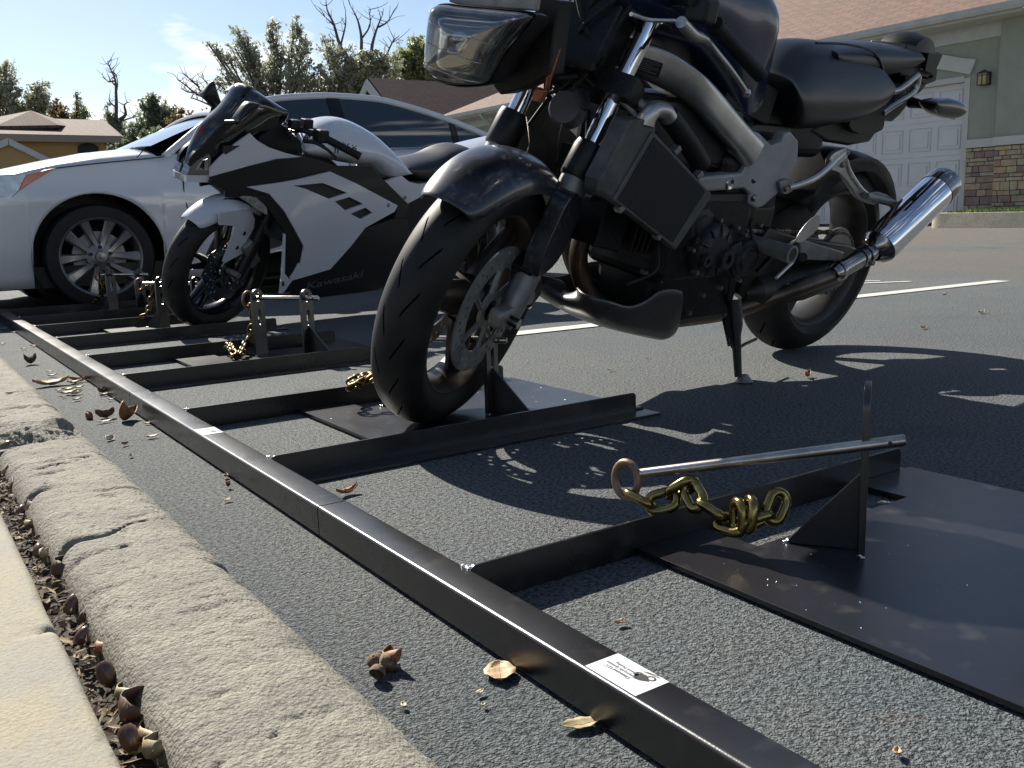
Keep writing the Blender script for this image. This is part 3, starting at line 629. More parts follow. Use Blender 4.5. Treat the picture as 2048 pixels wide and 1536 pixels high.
tree('big_oak_tree', 690, 40, [(650, 80, 20, .5), (665, 120, 28, .9), (655, 155, 32, 1.1), (690, 110, 26, .8), (700, 145, 34, 1.2), (735, 125, 30, 1.0), (740, 165, 36, 1.2), (770, 110, 22, .7), (690, 178, 36, 1.2), (640, 185, 30, 1.1), (775, 150, 34, 1.1), (800, 175, 30, 1)],
     'grey', 'dense oak with bare top branches behind the roof of the white car', seed=10, dens=1.0, twig=.9, trunk_r=.3,
     bare=[[(700, 130), (680, 90), (668, 50), (655, 20), (652, 0)], [(720, 130), (722, 80), (715, 40), (700, 10)], [(740, 130), (745, 90), (755, 55), (765, 30)], [(680, 90), (690, 50), (690, 20)], [(668, 50), (650, 35)], [(722, 80), (740, 50), (738, 20)], [(755, 55), (775, 45), (785, 25)], [(770, 120), (785, 85), (800, 70)]])
tree('light_tree', 830, 44, [(830, 85, 16, .8), (848, 100, 20, 1), (812, 110, 22, 1), (840, 130, 28, 1.2), (800, 140, 26, 1.1), (865, 125, 24, 1), (870, 150, 26, 1), (890, 110, 26, 1), (820, 155, 26, 1), (920, 140, 30, 1), (960, 160, 30, 1), (1010, 165, 30, 1)],
     'green', 'light olive tree left of the square headlight', seed=11, dens=1.2)
tree('round_shrub', 270, 40, [(262, 270, 20, 1.1), (285, 282, 22, 1.2), (245, 290, 20, 1.1), (310, 275, 20, 1.1), (330, 285, 20, 1.1)], 'dark', 'low dark bush directly above the white bonnet', seed=12, trunk_r=.1)
tree('yellowing_shrub', 385, 42, [(360, 232, 12, .8), (375, 245, 15, .9), (395, 240, 14, .8), (355, 260, 20, 1), (380, 268, 20, 1), (412, 232, 14, .8)], 'brown', 'yellow brown bush behind the base of the windscreen', seed=13, trunk_r=.1)
tree('distant_tree', -60, 55, [(-60, 180, 40, 1), (-90, 220, 40, 1)], 'grey', 'oak beyond the left house, partly outside the frame', seed=14) if False else None

# ------------------------------------------------------------------ parking rack
TX0, TX1, RX1 = .500, .549, 1.435
rail_y = [5.62, 5.08, 4.55, 3.97, 3.338, 2.816, 2.17, 1.61, .924, .24]
secs = [(-.10, 1.268, 8, 9), (1.271, 2.500, 6, 7), (2.503, 3.636, 4, 5), (3.639, 4.80, 2, 3), (4.803, 5.72, 0, 1)]
slabels = ['nearest rack section, its bay empty with a loose bar and chain', 'second rack section, holding the front wheel of the dark motorcycle', 'middle rack section with an empty bay and a bar through both posts',
           'fourth rack section, holding the front wheel of the white motorcycle', 'farthest rack section, lying in the shadow of the white car']
A34 = R(34); wd_ = Vector((math.cos(A34), math.sin(A34), 0)); nd_ = Vector((-math.sin(A34), math.cos(A34), 0))
def post_mesh(b_, c, sgn, hgt=.231):
    """flat upright with rounded top, two holes; sgn=+1 gusset on +nd side"""
    wv, uz = wd_, Vector((0, 0, 1)); hw = .034; out_ = [(-hw, 0), (hw, 0), (hw, hgt-hw)]+[(hw*math.cos(a), hgt-hw+hw*math.sin(a)) for a in [math.pi*i/12 for i in range(1, 12)]]+[(-hw, hgt-hw)]
    def hole(z0, z1, r): return [(r*math.cos(a), z0+r*math.sin(a)) for a in [math.pi+math.pi*i/6 for i in range(7)]]+[(r*math.cos(a), z1+r*math.sin(a)) for a in [math.pi*i/6 for i in range(7)]]
    hs = [hole(.195, .212, .0088), hole(.115, .150, .0088)]
    f3 = lambda q: c+wv*q[0]+uz*q[1]-nd_*.0045
    b_.prism([f3(q) for q in out_], nd_*.009, [[f3(q) for q in h] for h in hs])
def gusset(b_, c, sgn):
    g_ = [c+nd_*sgn*.005+Vector((0, 0, 0)), c+nd_*sgn*.095, c+nd_*sgn*.095+Vector((0, 0, .006)), c+nd_*sgn*.004+Vector((0, 0, .108))]
    b_.prism([p-wd_*.003 for p in g_], wd_*.006)
def blob(b_, c, r, rs):
    b_.lathe([(0, -r*.6), (r*.7, -r*.4), (r, 0), (r*.6, r*.5), (0, r*.7)], c, Vector((rs.gauss(0, .3), rs.gauss(0, .3), 1)), 7)
rs = random.Random(11); CH = {}
for si, (y0, y1, far_, near_) in enumerate(secs):
    org = Vector((TX0, y0, 0)); t = thing('parking_rack_section', org, slabels[si], 'bike rack', 'sections of the black rack along the kerb')
    mk = lambda b_, *a, **k: b_.xf(lambda v: v-org).build(*a, **k)
    b = MB(); nseg = 24 if si < 2 else 8
    prof_ = []; rr_ = .005
    for (cx_, cz_, a0_) in ((TX1-rr_, .051-rr_, 0), (TX0+rr_, .051-rr_, 90), (TX0+rr_, .003+rr_, 180), (TX1-rr_, .003+rr_, 270)):
        for i in range(6): a = R(a0_+18*i); prof_.append((cx_+rr_*math.cos(a), cz_+rr_*math.sin(a)))
    b.prism([Vector((x, y0, z)) for x, z in prof_], (0, y1-y0, 0)); mk(b, 'square_tube', RACK, t, smooth=35)
    for k_, ri in enumerate((far_, near_)):
        y = rail_y[ri]; s_ = 1 if k_ == 0 else -1; th = .005; zt = .050; r_ = .010
        b = MB()
        up_ = [(TX1+.0005, 0), (RX1, 0), (RX1, zt-r_)]+[(RX1-r_+r_*math.cos(R(a)), zt-r_+r_*math.sin(R(a))) for a in (20, 45, 70, 90)]+[(TX1+.0005+.012+r_*math.cos(R(a)), zt-r_+r_*math.sin(R(a))) for a in (90, 110, 135, 160, 180)]
        b.prism([Vector((x, y-s_*th/2, z+.001)) for x, z in up_], (0, s_*th, 0))
        b.prism([Vector((TX1+.0005, y+s_*th/2+s_*.0002, .001)), Vector((RX1+.03, y+s_*th/2+s_*.0002, .001)), Vector((RX1+.03, y+s_*.055, .001)), Vector((TX1+.0005, y+s_*.055, .001))], (0, 0, .006))
        mk(b, 'rail', RACK, t, smooth=35, bevel=.001)
        wb = MB()
        for i in range(5): blob(wb, Vector((TX1-.002+rs.uniform(0, .008), y+rs.uniform(-.006, .006), .0505)), rs.uniform(.0018, .0035), rs)
        mk(wb, 'weld', WELD, t, recalc=False)
    yn, yf = rail_y[near_]+.003, rail_y[far_]-.003; pz = .005
    pl = [(.820, yn), (1.462, yn), (1.462, yf), (1.303, yf), (1.303, yf-.098), (.955, yf-.098), (.955, yf), (.820, yf)]
    b = MB(); b.prism([Vector((x, y, pz)) for x, y in pl], (0, 0, .007)); mk(b, 'base_plate', mat('rack plate paint', (.0135, .0125, .0155), .3, spec=.6, var=.3, vscale=3, bump=.00006, bscale=900, rvar=.08, dust=.16), t, smooth=0, bevel=.0012)
    mid = yf-.278; c0 = Vector((1.106, mid, pz+.0072)); 
    if si == 2: c0 += Vector((.03, .02, 0))
    CH[si] = c0
    for s_ in (1, -1):
        c = c0+nd_*s_*(.10 if s_ > 0 or si else .125); b = MB(); post_mesh(b, c, s_); mk(b, 'post', RACK, t, smooth=35, bevel=.0008)
        b = MB(); gusset(b, c, s_); mk(b, 'gusset', RACK, t, smooth=0, bevel=.0008)
        wb = MB()
        if si < 2:
            for i in range(20): blob(wb, Vector((rs.uniform(.83, 1.45), rs.uniform(yf-.5, yf-.02) if i % 2 else c.y+rs.gauss(0, .05), pz+.0072)), rs.uniform(.0004, .0011), rs)
        for p in (c+nd_*s_*.096, c-wd_*.03): 
            for i in range(6): blob(wb, p+Vector((rs.uniform(-.004, .004), rs.uniform(-.004, .004), rs.uniform(0, .004))), rs.uniform(.0018, .0036), rs)
        mk(wb, 'weld', WELD, t, recalc=False)
    if si in (0, 1):
        # white label with a small motorcycle drawing and three lines of print
        if si == 0: q = [G(*p, .0512) for p in ((1172, 1333), (1237, 1305), (1337, 1364), (1272, 1393))]
        else: q = [G(*p, .0512) for p in ((391, 860), (429, 853), (446, 864), (408, 871))]
        ys = [v.y for v in q]; ya, yb = min(ys), max(ys)
        ya = (q[2].y+q[3].y)/2; yb = (q[0].y+q[1].y)/2
        xa_, xb_ = TX0+.0045, TX1-.0035
        lab = mk(MB().prism([Vector((xa_, ya, .0512)), Vector((xb_, ya, .0512)), Vector((xb_, yb, .0512)), Vector((xa_, yb, .0512))], (0, 0, .0003)), 'label', WHITE, t, smooth=0)
        L_ = yb-ya; W_ = xb_-xa_
        pb = MB()
        def onlab(u, v): return Vector((lerp(xa_, xb_, v), lerp(yb, ya, u), .0517))-org   # u: 0 far end..1 near end, v: 0 left..1 right
        for li, (tx, sz) in enumerate((('Diamond LLC', .0060), ('Motorcycle Systems', .0052), ('Patent Pending', .0046))):
            vs, fs = text_mesh(tx, sz*L_/.085 if si else sz, .0001)
            u0, v0 = .38, .40+.13*li
            pb.add([onlab(u0, v0)+Vector((-v.y, v.x, v.z+.0001)) for v in vs], fs)
        pb.build('label_print', GREYINK, lab, smooth=0, recalc=False)
        ib = MB()
        def disc(u, v, r0, r1, ang=0):
            c = onlab(u, v); n = 20; vs = []
            for i in range(n): a = 2*math.pi*i/n; e = Vector((math.cos(a)*.8, math.sin(a), 0)); vs += [c+e*r0, c+e*r1]
            ib.add(vs, [(2*i, 2*i+1, (2*i+3) % (2*n), (2*i+2) % (2*n)) for i in range(n)])
        disc(.62, .70, .0028, .0050); disc(.80, .78, .0030, .0052)
        for pl_ in ([(.58, .62), (.66, .50), (.73, .52), (.80, .60), (.84, .66), (.78, .70), (.70, .80), (.62, .74)], [(.57, .70), (.60, .56), (.64, .60), (.62, .72)], [(.60, .86), (.86, .93), (.86, .95), (.60, .875)], [(.64, .90), (.82, .985), (.82, .995), (.64, .91)]):
            ib.prism([onlab(*p) for p in pl_], (0, 0, .0002))
        ib.build('label_drawing', INK, lab, smooth=0)

# ------------------------------------------------------------------ locking bars and chains
def link_mesh(b_, c, d, nrm, Ln=.058, W_=.032, r=.0052):
    d = d.normalized(); nrm = (nrm-d*nrm.dot(d)).normalized(); s_ = d.cross(nrm); hr = W_/2-r; hl = Ln/2-r-hr; p = []
    for i in range(9): a = -math.pi/2+math.pi*i/8; p.append(c+d*(hl+hr*math.cos(a))+s_*hr*math.sin(a))
    for i in range(9): a = math.pi/2+math.pi*i/8; p.append(c+d*(-hl+hr*math.cos(a))+s_*hr*math.sin(a))
    b_.tube(p, r, 10, closed=True)
def chain_along(par, org, pts, scale=1., gm=None, start=0, up=Vector((0, 0, 1)), seed=0):
    pts = spline(pts, 12); Ls = [0]
    for a, c in zip(pts[:-1], pts[1:]): Ls.append(Ls[-1]+(c-a).length)
    step = .0345*scale; n_ = int(Ls[-1]/step); rs_ = random.Random(seed)
    def at(s_):
        s_ = min(max(s_, 0), Ls[-1])
        for i in range(1, len(Ls)):
            if Ls[i] >= s_: return pts[i-1].lerp(pts[i], (s_-Ls[i-1])/max(1e-9, Ls[i]-Ls[i-1]))
        return pts[-1]
    for i in range(n_):
        c = at((i+.5)*step); d = at((i+1)*step)-at(i*step); 
        if d.length < 1e-5: d = Vector((1, 0, 0))
        s_ = d.cross(up); s_ = s_ if s_.length > 1e-4 else Vector((1, 0, 0)); u2 = s_.cross(d)
        nn = (s_.normalized()*.8+u2.normalized()*.6) if (i+start) % 2 else (u2.normalized()*.8-s_.normalized()*.6)
        nn += Vector((rs_.uniform(-.25, .25), rs_.uniform(-.25, .25), rs_.uniform(-.25, .25)))
        m_ = MB(); link_mesh(m_, c-org, d, nn, .056*scale, .038*scale, .0068*scale); m_.build('chain_link', gm or GOLD, par, recalc=False)
def lock_bar(a, c, label, ring=True, hole=True, m_=STEEL, r=.0078, rd=None):
    a, c = Vector(a), Vector(c); t = thing('locking_bar', a, label, 'locking bar', 'locking bars of the bike rack'); d = (c-a).normalized()
    b = MB(); n = 14; L_ = (c-a).length
    b.tube([d*.012*0, d*(L_*.3), d*(L_-.003), d*L_], [r, r, r, r*.8], 16); b.build('rod', m_, t)
    e = d.orthogonal().normalized()
    if hole:
        b = MB(); side_ = d.cross(Vector((0, 0, 1))).normalized(); side_ = side_ if side_.dot(-CF) > 0 else -side_
        b.lathe([(0, 0), (.0028, 0)], d*(L_-.018)+side_*(r+.0003), side_, 14); b.build('pin_hole', INK, t, smooth=0)
    if ring:
        rn = rd or Vector((.7, .2, .1)); rn = rn.normalized(); u_ = Vector((0, 0, 1)); u_ = (u_-rn*u_.dot(rn)).normalized(); v_ = rn.cross(u_)
        cc = -d*.020+Vector((0, 0, -.006)); b = MB(); b.tube([cc+u_*(.026*math.sin(2*math.pi*i/24))+v_*(.021*math.cos(2*math.pi*i/24)) for i in range(24)], .0056, 12, closed=True); b.build('ring', RUST, t)
    return t, a
PA = CH[0]+nd_*.10
a_ = DD(1278, 948, 1.345); c_ = DD(1812, 880, 1.175)
t, org = lock_bar(a_, c_, 'loose steel bar with rusty ring and gold chain in the nearest empty bay', rd=(c_-a_).normalized()*.45+CX*.2+CF*.8)
cp_ = [DD(x, y, d) for x, y, d in ((1262, 985, 1.345), (1290, 1004, 1.33), (1335, 1000, 1.32), (1378, 968, 1.31), (1392, 1000, 1.29), (1430, 1024, 1.275), (1468, 1050, 1.25), (1498, 1032, 1.235), (1488, 1010, 1.24), (1475, 1048, 1.245), (1508, 1045, 1.24), (1548, 1020, 1.24), (1552, 985, 1.25), (1528, 955, 1.27))]
chain_along(t, org, cp_, 1.0, seed=4)
def pin_through(si, h, l0, l1, label, chain=None, ring=True):
    c0 = CH[si]; a = c0+nd_*(.10+l0)+Vector((0, 0, h)); c = c0-nd_*(.10+l1)+Vector((0, 0, h))
    t, org = lock_bar(a, c, label, ring=ring, rd=nd_+Vector((.2, 0, .1)))
    if chain: chain_along(t, org, [Vector(p) for p in chain], .72, gm=mat('dull brass', (.13, .09, .035), .42, metal=1., var=.5, vscale=60), seed=si)
    return t
c1 = CH[1]; pin_through(1, .172, .06, .042, 'steel bar running through the front wheel of the dark motorcycle', [c1+nd_*.17+Vector((0, 0, .14)), c1+nd_*.20+Vector((-.01, 0, .08)), c1+nd_*.21+Vector((-.07, 0, .055)), G(735, 752, .06), G(712, 757, .062), G(695, 765, .055)])
c2 = CH[2]; pin_through(2, .200, .02, .05, 'bright bar across both posts of the middle empty bay', [c2+nd_*.145+Vector((.012, 0, .175)), c2+nd_*.145+Vector((.015, 0, .11)), c2+nd_*.16+Vector((0, 0, .045)), G(478, 712, .03), G(468, 706, .045), G(458, 690, .055), G(452, 698, .03)])
c3 = CH[3]; pin_through(3, .200, .10, .06, 'bar through the front wheel of the white motorcycle with a hanging gold chain', [c3+nd_*.19+Vector((0, 0, .18)), DD(303, 575, 4.35), DD(301, 600, 4.35), DD(296, 620, 4.32), DD(288, 632, 4.3), DD(272, 634, 4.3)])
c4 = CH[4]; pin_through(4, .200, .06, .06, 'bar of the farthest bay in front of the car wheel', [c4+nd_*.16+Vector((0, 0, .17)), c4+nd_*.17+Vector((0, 0, .10)), G(185, 606, .05), G(178, 600, .05)])

# ------------------------------------------------------------------ leaves, acorns
def leafcol(n_, c): return mat('leaf '+n_, c, .6, var=.3, vscale=80, c2=tuple(min(1, q*1.25) for q in c), bump=.0004, bscale=200)
LC = {'tan': leafcol('tan', (.58, .40, .22)), 'pale': leafcol('pale', (.70, .60, .42)), 'rust': leafcol('rust', (.38, .15, .06)), 'brown': leafcol('brown', (.16, .09, .05)), 'olive': leafcol('olive', (.42, .34, .18)), 'red': leafcol('red', (.20, .02, .02))}
def leaf_obj(px, py, L_, wdt, ang, cl, label, curl=.2, z=0., tilt=(0, 0), point=1., name='dry_leaf', lift=.004):
    p = G(px, py, z); rows = []; nu, nv = 12, 6
    t = [math.sin(math.pi*min(1, (i/nu)**point)) for i in range(nu+1)]
    for i in range(nu+1):
        x = (i/nu-.5)*L_; wv = max(.02, t[i]**.75)*wdt/2; row = []
        for k in range(-nv//2, nv//2+1):
            s_ = k/(nv/2); zz = curl*L_*((i/nu-.5)**2*1.5) + curl*wdt*.6*s_*s_ + .03*wdt*math.sin(i*1.7+k) - (.0005 if k == 0 else 0)
            row.append(Vector((x, s_*wv, zz+lift)))
        rows.append(row)
    M_ = Matrix.Rotation(R(ang), 4, 'Z') @ Matrix.Rotation(R(tilt[0]), 4, 'X') @ Matrix.Rotation(R(tilt[1]), 4, 'Y')
    o = MB().grid(rows).build(name, LC[cl], smooth=80); o.location = p; o.rotation_euler = M_.to_euler()
    sd = o.modifiers.new('s', 'SOLIDIFY'); sd.thickness = .0006
    v = MB().tube([Vector(r_[nv//2])+Vector((0, 0, .0006)) for r_ in rows], .0004, 4); vv = v.build('vein', LC['brown'] if cl != 'brown' else LC['tan'], o)
    return tag(o, label, 'leaf', 'dry leaves on the ground')
leaf_obj(1000, 1352, .042, .034, 60, 'tan', 'large round tan leaf between the kerb and the tube', .12, point=1)
leaf_obj(1162, 1457, .040, .019, -20, 'olive', 'oval yellow olive leaf lying closest to the camera beside the tube', .15)
leaf_obj(960, 1392, .011, .006, 10, 'pale', 'small pale scrap under the large round leaf', .3)
leaf_obj(967, 1417, .007, .005, 60, 'olive', 'tiny olive flake below the pale scrap', .3)
leaf_obj(808, 1418, .010, .006, 80, 'pale', 'small pale flake against the kerb foot near the acorns', .3)
leaf_obj(1240, 1252, .014, .009, -10, 'tan', 'crumpled brown scrap between the tube and the plate', .5)
leaf_obj(1794, 1514, .012, .008, 30, 'tan', 'small orange flake at the bottom right on the asphalt', .4)
leaf_obj(695, 990, .045, .018, 10, 'rust', 'curled orange leaf touching the tube joint', .5)
leaf_obj(218, 881, .024, .022, 40, 'pale', 'pale cream leaf at the kerb edge beside the broken joint', .3, tilt=(25, 0))
leaf_obj(304, 877, .030, .013, -10, 'pale', 'pale narrow leaf halfway to the tube, right of the cream leaf', .3)
leaf_obj(248, 892, .018, .010, 20, 'rust', 'small rust leaf leaning on a paler one near the kerb', .6, tilt=(20, 10))
leaf_obj(262, 915, .012, .009, 60, 'tan', 'small tan scrap on the kerb shoulder', .5)
leaf_obj(170, 838, .040, .03, 80, 'rust', 'upright red brown leaf against the kerb', .5, tilt=(60, 0))
leaf_obj(212, 838, .045, .030, -5, 'brown', 'dark curled leaf beside the upright red one', .8, tilt=(-30, 0))
leaf_obj(210, 846, .040, .012, 5, 'pale', 'long pale leaf lying in front of the dark curled leaf', .2)
leaf_obj(244, 843, .050, .040, 30, 'rust', 'crumpled orange brown leaf, the biggest of the group by the kerb', 1.1, tilt=(15, 25))
leaf_obj(296, 850, .020, .010, 10, 'tan', 'tan scrap close to the tube beyond the crumpled leaf', .3)
leaf_obj(160, 764, .060, .020, -5, 'rust', 'long orange leaf in the pile next to the tube', .6, tilt=(20, 0))
leaf_obj(150, 768, .045, .02, 15, 'pale', 'pale leaf tucked under the long orange leaf', .4)
BL = ['longest pale sliver of the leaf pile, at its left end', 'pale chip just below the long pale sliver', 'pale chip at the bottom edge of the leaf pile', 'pale leaf in the middle of the pile beside the far tube', 'pale fragment at the lower left of the leaf pile', 'pale fragment under the long orange leaf, right end of the pile', 'small pale leaf touching the far end of the tube',
      'pale leaf on the kerb side of the far tube end', 'pale leaf above the leaf pile, between kerb and tube', 'pale chip against the near face of the far tube', 'pale chip at the far left edge by the kerb', 'pale leaf right of the pile and touching the tube', 'pale chip just right of and below the leaf touching the tube', 'pale leaf alone below the leaf pile', 'pale chip between the dark lump and the kerb',
      'pale leaf in the far left corner next to the kerb', 'pale leaf right of the far left corner leaf', 'pale speck above the longest pale sliver', 'tan leaf lowest of the pale leaves near the kerb']
for i_, (px, py, l_, a_) in enumerate([(103, 772, .10, -3), (138, 782, .04, 10), (135, 790, .05, -10), (152, 790, .04, 20), (118, 783, .02, 0), (158, 778, .03, 0), (48, 700, .025, 0), (55, 666, .05, 5), (104, 754, .03, -5), (68, 694, .03, 3), (5, 690, .03, 10), (210, 792, .03, 10), (222, 802, .02, 0), (155, 802, .03, 20), (36, 752, .02, 0), (8, 660, .04, 20), (28, 667, .03, 30), (100, 746, .02, 0), (128, 797, .02, 30)]):
    o = leaf_obj(px, py, l_, l_*.42, a_, 'pale' if i_ % 3 else 'tan', BL[i_], .4); o['group'] = 'small bleached leaves along the far kerb'
leaf_obj(62, 729, .04, .03, 0, 'brown', 'dark lump of leaf alone near the far kerb', 1.2)
leaf_obj(205, 788, .03, .02, 30, 'brown', 'dark folded leaf under the far tube beside a pale one', .9)
leaf_obj(457, 977, .008, .008, 0, 'red', 'tiny dark red berry skin on the asphalt', 1.5); leaf_obj(452, 957, .014, .010, 60, 'tan', 'tan scrap just above the dark red berry skin', .5)
leaf_obj(456, 1004, .016, .007, 5, 'tan', 'narrow grey tan leaf below the dark red berry skin', .2); 
leaf_obj(1847, 658, .045, .015, 5, 'tan', 'orange leaf on the open asphalt right of the rear wheel', .5); leaf_obj(1962, 627, .05, .02, 0, 'pale', 'pale leaf on the open asphalt near the right edge', .4)
leaf_obj(1222, 743, .03, .010, 5, 'pale', 'pale leaf on the asphalt between the rack and the side stand', .4); leaf_obj(1615, 756, .04, .016, 20, 'rust', 'rust leaf lying inside the shadow right of the side stand', .8)
leaf_obj(1885, 590, .04, .012, 60, 'brown', 'dark leaf standing on the asphalt at the far right', .8, tilt=(50, 0)); leaf_obj(1295, 718, .02, .01, 5, 'tan', 'small tan fleck near the middle of the open asphalt', .3)
NUT = mat('acorn shell', (.10, .045, .025), .22, coat=.5, var=.4, vscale=60, c2=(.24, .13, .08)); CAP = mat('acorn cap', (.25, .17, .10), .8, var=.4, vscale=300, bump=.0012, bscale=900)
def acorn(p, ax, s_, label, nut=True, cap=True, grp='acorns'):
    ax = Vector(ax).normalized(); t = thing('acorn', p, label, 'acorn', grp)
    if nut: MB().lathe([(0, -.011*s_), (.004*s_, -.0105*s_), (.0068*s_, -.007*s_), (.0074*s_, -.001*s_), (.0066*s_, .005*s_), (.004*s_, .0095*s_), (.0012*s_, .0115*s_), (0, .0128*s_)], (0, 0, 0), ax, 20).build('nut', NUT, t)
    if cap: MB().lathe([(0, -.0135*s_), (.0015*s_, -.014*s_), (.0018*s_, -.0115*s_), (.0065*s_, -.0095*s_), (.0086*s_, -.005*s_), (.0082*s_, -.002*s_), (.0072*s_, -.0025*s_)], (0, 0, 0), ax, 20).build('cap', CAP, t)
    return t
for px, py, ax, lb, n_, c_ in ((752, 1325, (.4, .5, -.8), 'acorn cap at the top of the cluster beside the kerb', False, True), (776, 1328, (.7, -.3, -.5), 'rounded acorn cap on the right of the cluster beside the kerb', True, True), (752, 1352, (-.6, -.5, -.4), 'small acorn cap at the bottom left of the cluster beside the kerb', False, True)):
    acorn(G(px, py, .008), ax, 1.05, lb, n_, c_, 'acorn cluster beside the kerb')
leaf_obj(765, 1340, .034, .02, 70, 'rust', 'rust leaf folded between the three acorn caps', 1.0, tilt=(40, 20))
GZ = .098
for px, py, ax, s_, lb, n_, c_ in ((200, 1352, (.15, -.4, -.9), 1.05, 'shiny dark acorn, the largest in the gap', True, False), (245, 1482, (.1, -.5, -.8), 1.0, 'brown acorn at the bottom end of the gap', True, False), (132, 1212, (.3, .3, .8), .9, 'capped acorn in the gap, upper one of the close pair', True, True),
      (152, 1275, (.5, .2, .7), .8, 'pale little acorn half sunk in the gap', True, False), (68, 1102, (.2, .7, .5), .9, 'light brown acorn in the gap beside the curled cream leaf', True, False), (10, 890, (.7, .2, .2), 1.0, 'acorn at the far end of the gap by the broken joint', True, True), (34, 1022, (.5, .5, .5), .8, 'tan acorn in the gap above the dark leaf', True, False)):
    acorn(G(px, py, GZ)+Vector((.005, 0, 0)), ax, s_, lb, n_, c_)
for px, py, l_, w_, a_, c_, lb, tl in ((183, 1310, .040, .014, 75, 'rust', 'upright orange leaf standing in the gap above the shiny acorn', (70, 30)), (100, 1155, .034, .028, 80, 'brown', 'round dark leaf on edge in the gap', (55, 0)), (262, 1478, .035, .012, 75, 'tan', 'tan leaf wrapped beside the lowest acorn', (70, 10)), (238, 1440, .034, .03, 60, 'brown', 'dark cupped leaf above the lowest acorn', (50, 0)),
       (52, 1030, .032, .026, 60, 'brown', 'dark leaf curled round the tan acorn', (50, 10)), (80, 1122, .028, .014, 50, 'pale', 'cream leaf scrap in the gap', (30, 20)), (8, 955, .03, .012, 80, 'pale', 'pale bean shaped leaf at the far part of the gap', (20, 30)), (24, 975, .03, .024, 40, 'brown', 'brown leaf packed under the pale bean shaped leaf', (60, 0)), (222, 1400, .03, .012, 70, 'olive', 'olive leaf strip in the gap below the shiny acorn', (60, 20)), (160, 1250, .02, .012, 20, 'brown', 'brown scrap in the gap under the capped acorn', (30, 30)), (45, 1060, .025, .015, 60, 'olive', 'olive scrap in the gap', (50, 20)), (285, 1525, .03, .02, 60, 'olive', 'olive leaf at the very bottom of the gap', (40, 20))):
    leaf_obj(px, py, l_, w_, a_, c_, lb, .8, z=GZ-.006, tilt=tl)['group'] = 'leaves caught in the gap'
# ------------------------------------------------------------------ motorcycles
def tyre_mat():
    m = bpy.data.materials.new('grooved tyre'); m.use_nodes = True; n = m.node_tree; b = n.nodes['Principled BSDF']; N = n.nodes.new; K = n.links.new
    uv = N('ShaderNodeUVMap'); sp_ = N('ShaderNodeSeparateXYZ'); K(uv.outputs[0], sp_.inputs[0])
    def mth(op, a, b_=None, c=None):
        x = N('ShaderNodeMath'); x.operation = op
        for i, q in enumerate((a, b_, c)):
            if q is None: continue
            if isinstance(q, (int, float)): x.inputs[i].default_value = q
            else: K(q, x.inputs[i])
        return x.outputs[0]
    av = mth('ABSOLUTE', sp_.outputs['Y']); sg = mth('SIGN', sp_.outputs['Y'])
    u = mth('ADD', mth('MULTIPLY', sp_.outputs['X'], 19.), mth('MULTIPLY', av, 1.6)); u = mth('ADD', u, mth('MULTIPLY', sg, .25))
    fr = mth('FRACT', u); g = mth('LESS_THAN', mth('ABSOLUTE', mth('SUBTRACT', fr, .5)), .05)
    m1 = mth('MULTIPLY', mth('GREATER_THAN', av, .18), mth('LESS_THAN', av, .52)); g = mth('MULTIPLY', g, m1)
    x = N('ShaderNodeMix'); x.data_type = 'RGBA'; K(g, x.inputs[0]); x.inputs[7].default_value = (.003, .003, .003, 1)
    t = N('ShaderNodeTexCoord'); z = N('ShaderNodeTexNoise'); z.inputs['Scale'].default_value = 14; z.inputs['Detail'].default_value = 8; K(t.outputs['Object'], z.inputs['Vector'])
    r = N('ShaderNodeMapRange'); r.inputs['From Min'].default_value = .35; r.inputs['From Max'].default_value = .7; K(z.outputs['Fac'], r.inputs['Value'])
    y = N('ShaderNodeMix'); y.data_type = 'RGBA'; K(r.outputs[0], y.inputs[0]); y.inputs[6].default_value = (.006, .006, .006, 1); y.inputs[7].default_value = (.016, .0155, .014, 1); K(y.outputs[2], x.inputs[6])
    K(x.outputs[2], b.inputs['Base Color']); b.inputs['Roughness'].default_value = .6; b.inputs['Specular IOR Level'].default_value = .28; gs = mth('MULTIPLY_ADD', g, -.28, .28); K(gs, b.inputs['Specular IOR Level'])
    bu = N('ShaderNodeBump'); bu.invert = True; bu.inputs['Distance'].default_value = .02; K(g, bu.inputs['Height']); K(bu.outputs[0], b.inputs['Normal']); return m
TYREM = tyre_mat()
class Bike:
    def __init__(s, org, hd, lean, st, wb, rake, trail, zoff):
        h = Vector((math.cos(hd), math.sin(hd), 0)); l = Vector((-math.sin(hd), math.cos(hd), 0)); u = Vector((0, 0, 1))
        Lv = l*math.cos(lean)-u*math.sin(lean); U = u*math.cos(lean)+l*math.sin(lean)
        s.M = Matrix(((h.x, Lv.x, U.x, org[0]), (h.y, Lv.y, U.y, org[1]), (h.z, Lv.z, U.z, zoff), (0, 0, 0, 1)))
        s.Mi = s.M.inverted(); s.wb = wb; ax = Vector((-math.sin(rake), 0, math.cos(rake))); s.ax = ax
        base = Vector((wb+trail, 0, 0)); s.SR = Matrix.Translation(base) @ Matrix.Rotation(st, 4, ax) @ Matrix.Translation(-base); s.SRi = s.SR.inverted()
        s.o = s.Mi @ CP
    def L(s, px, py, lat, st=False):
        """photo pixel -> bike-local point on the plane lateral=lat (st: in the unsteered frame of the fork)"""
        d = s.Mi.to_3x3() @ ray(px, py); o = s.o
        if st: o = s.SRi @ o; d = s.SRi.to_3x3() @ d
        return o+d*((lat-o.y)/d.y)
    def LX(s, px, py, xp, st=False):
        d = s.Mi.to_3x3() @ ray(px, py); o = s.o
        if st: o = s.SRi @ o; d = s.SRi.to_3x3() @ d
        return o+d*((xp-o.x)/d.x)
    def S(s, v): return s.SR @ Vector(v)
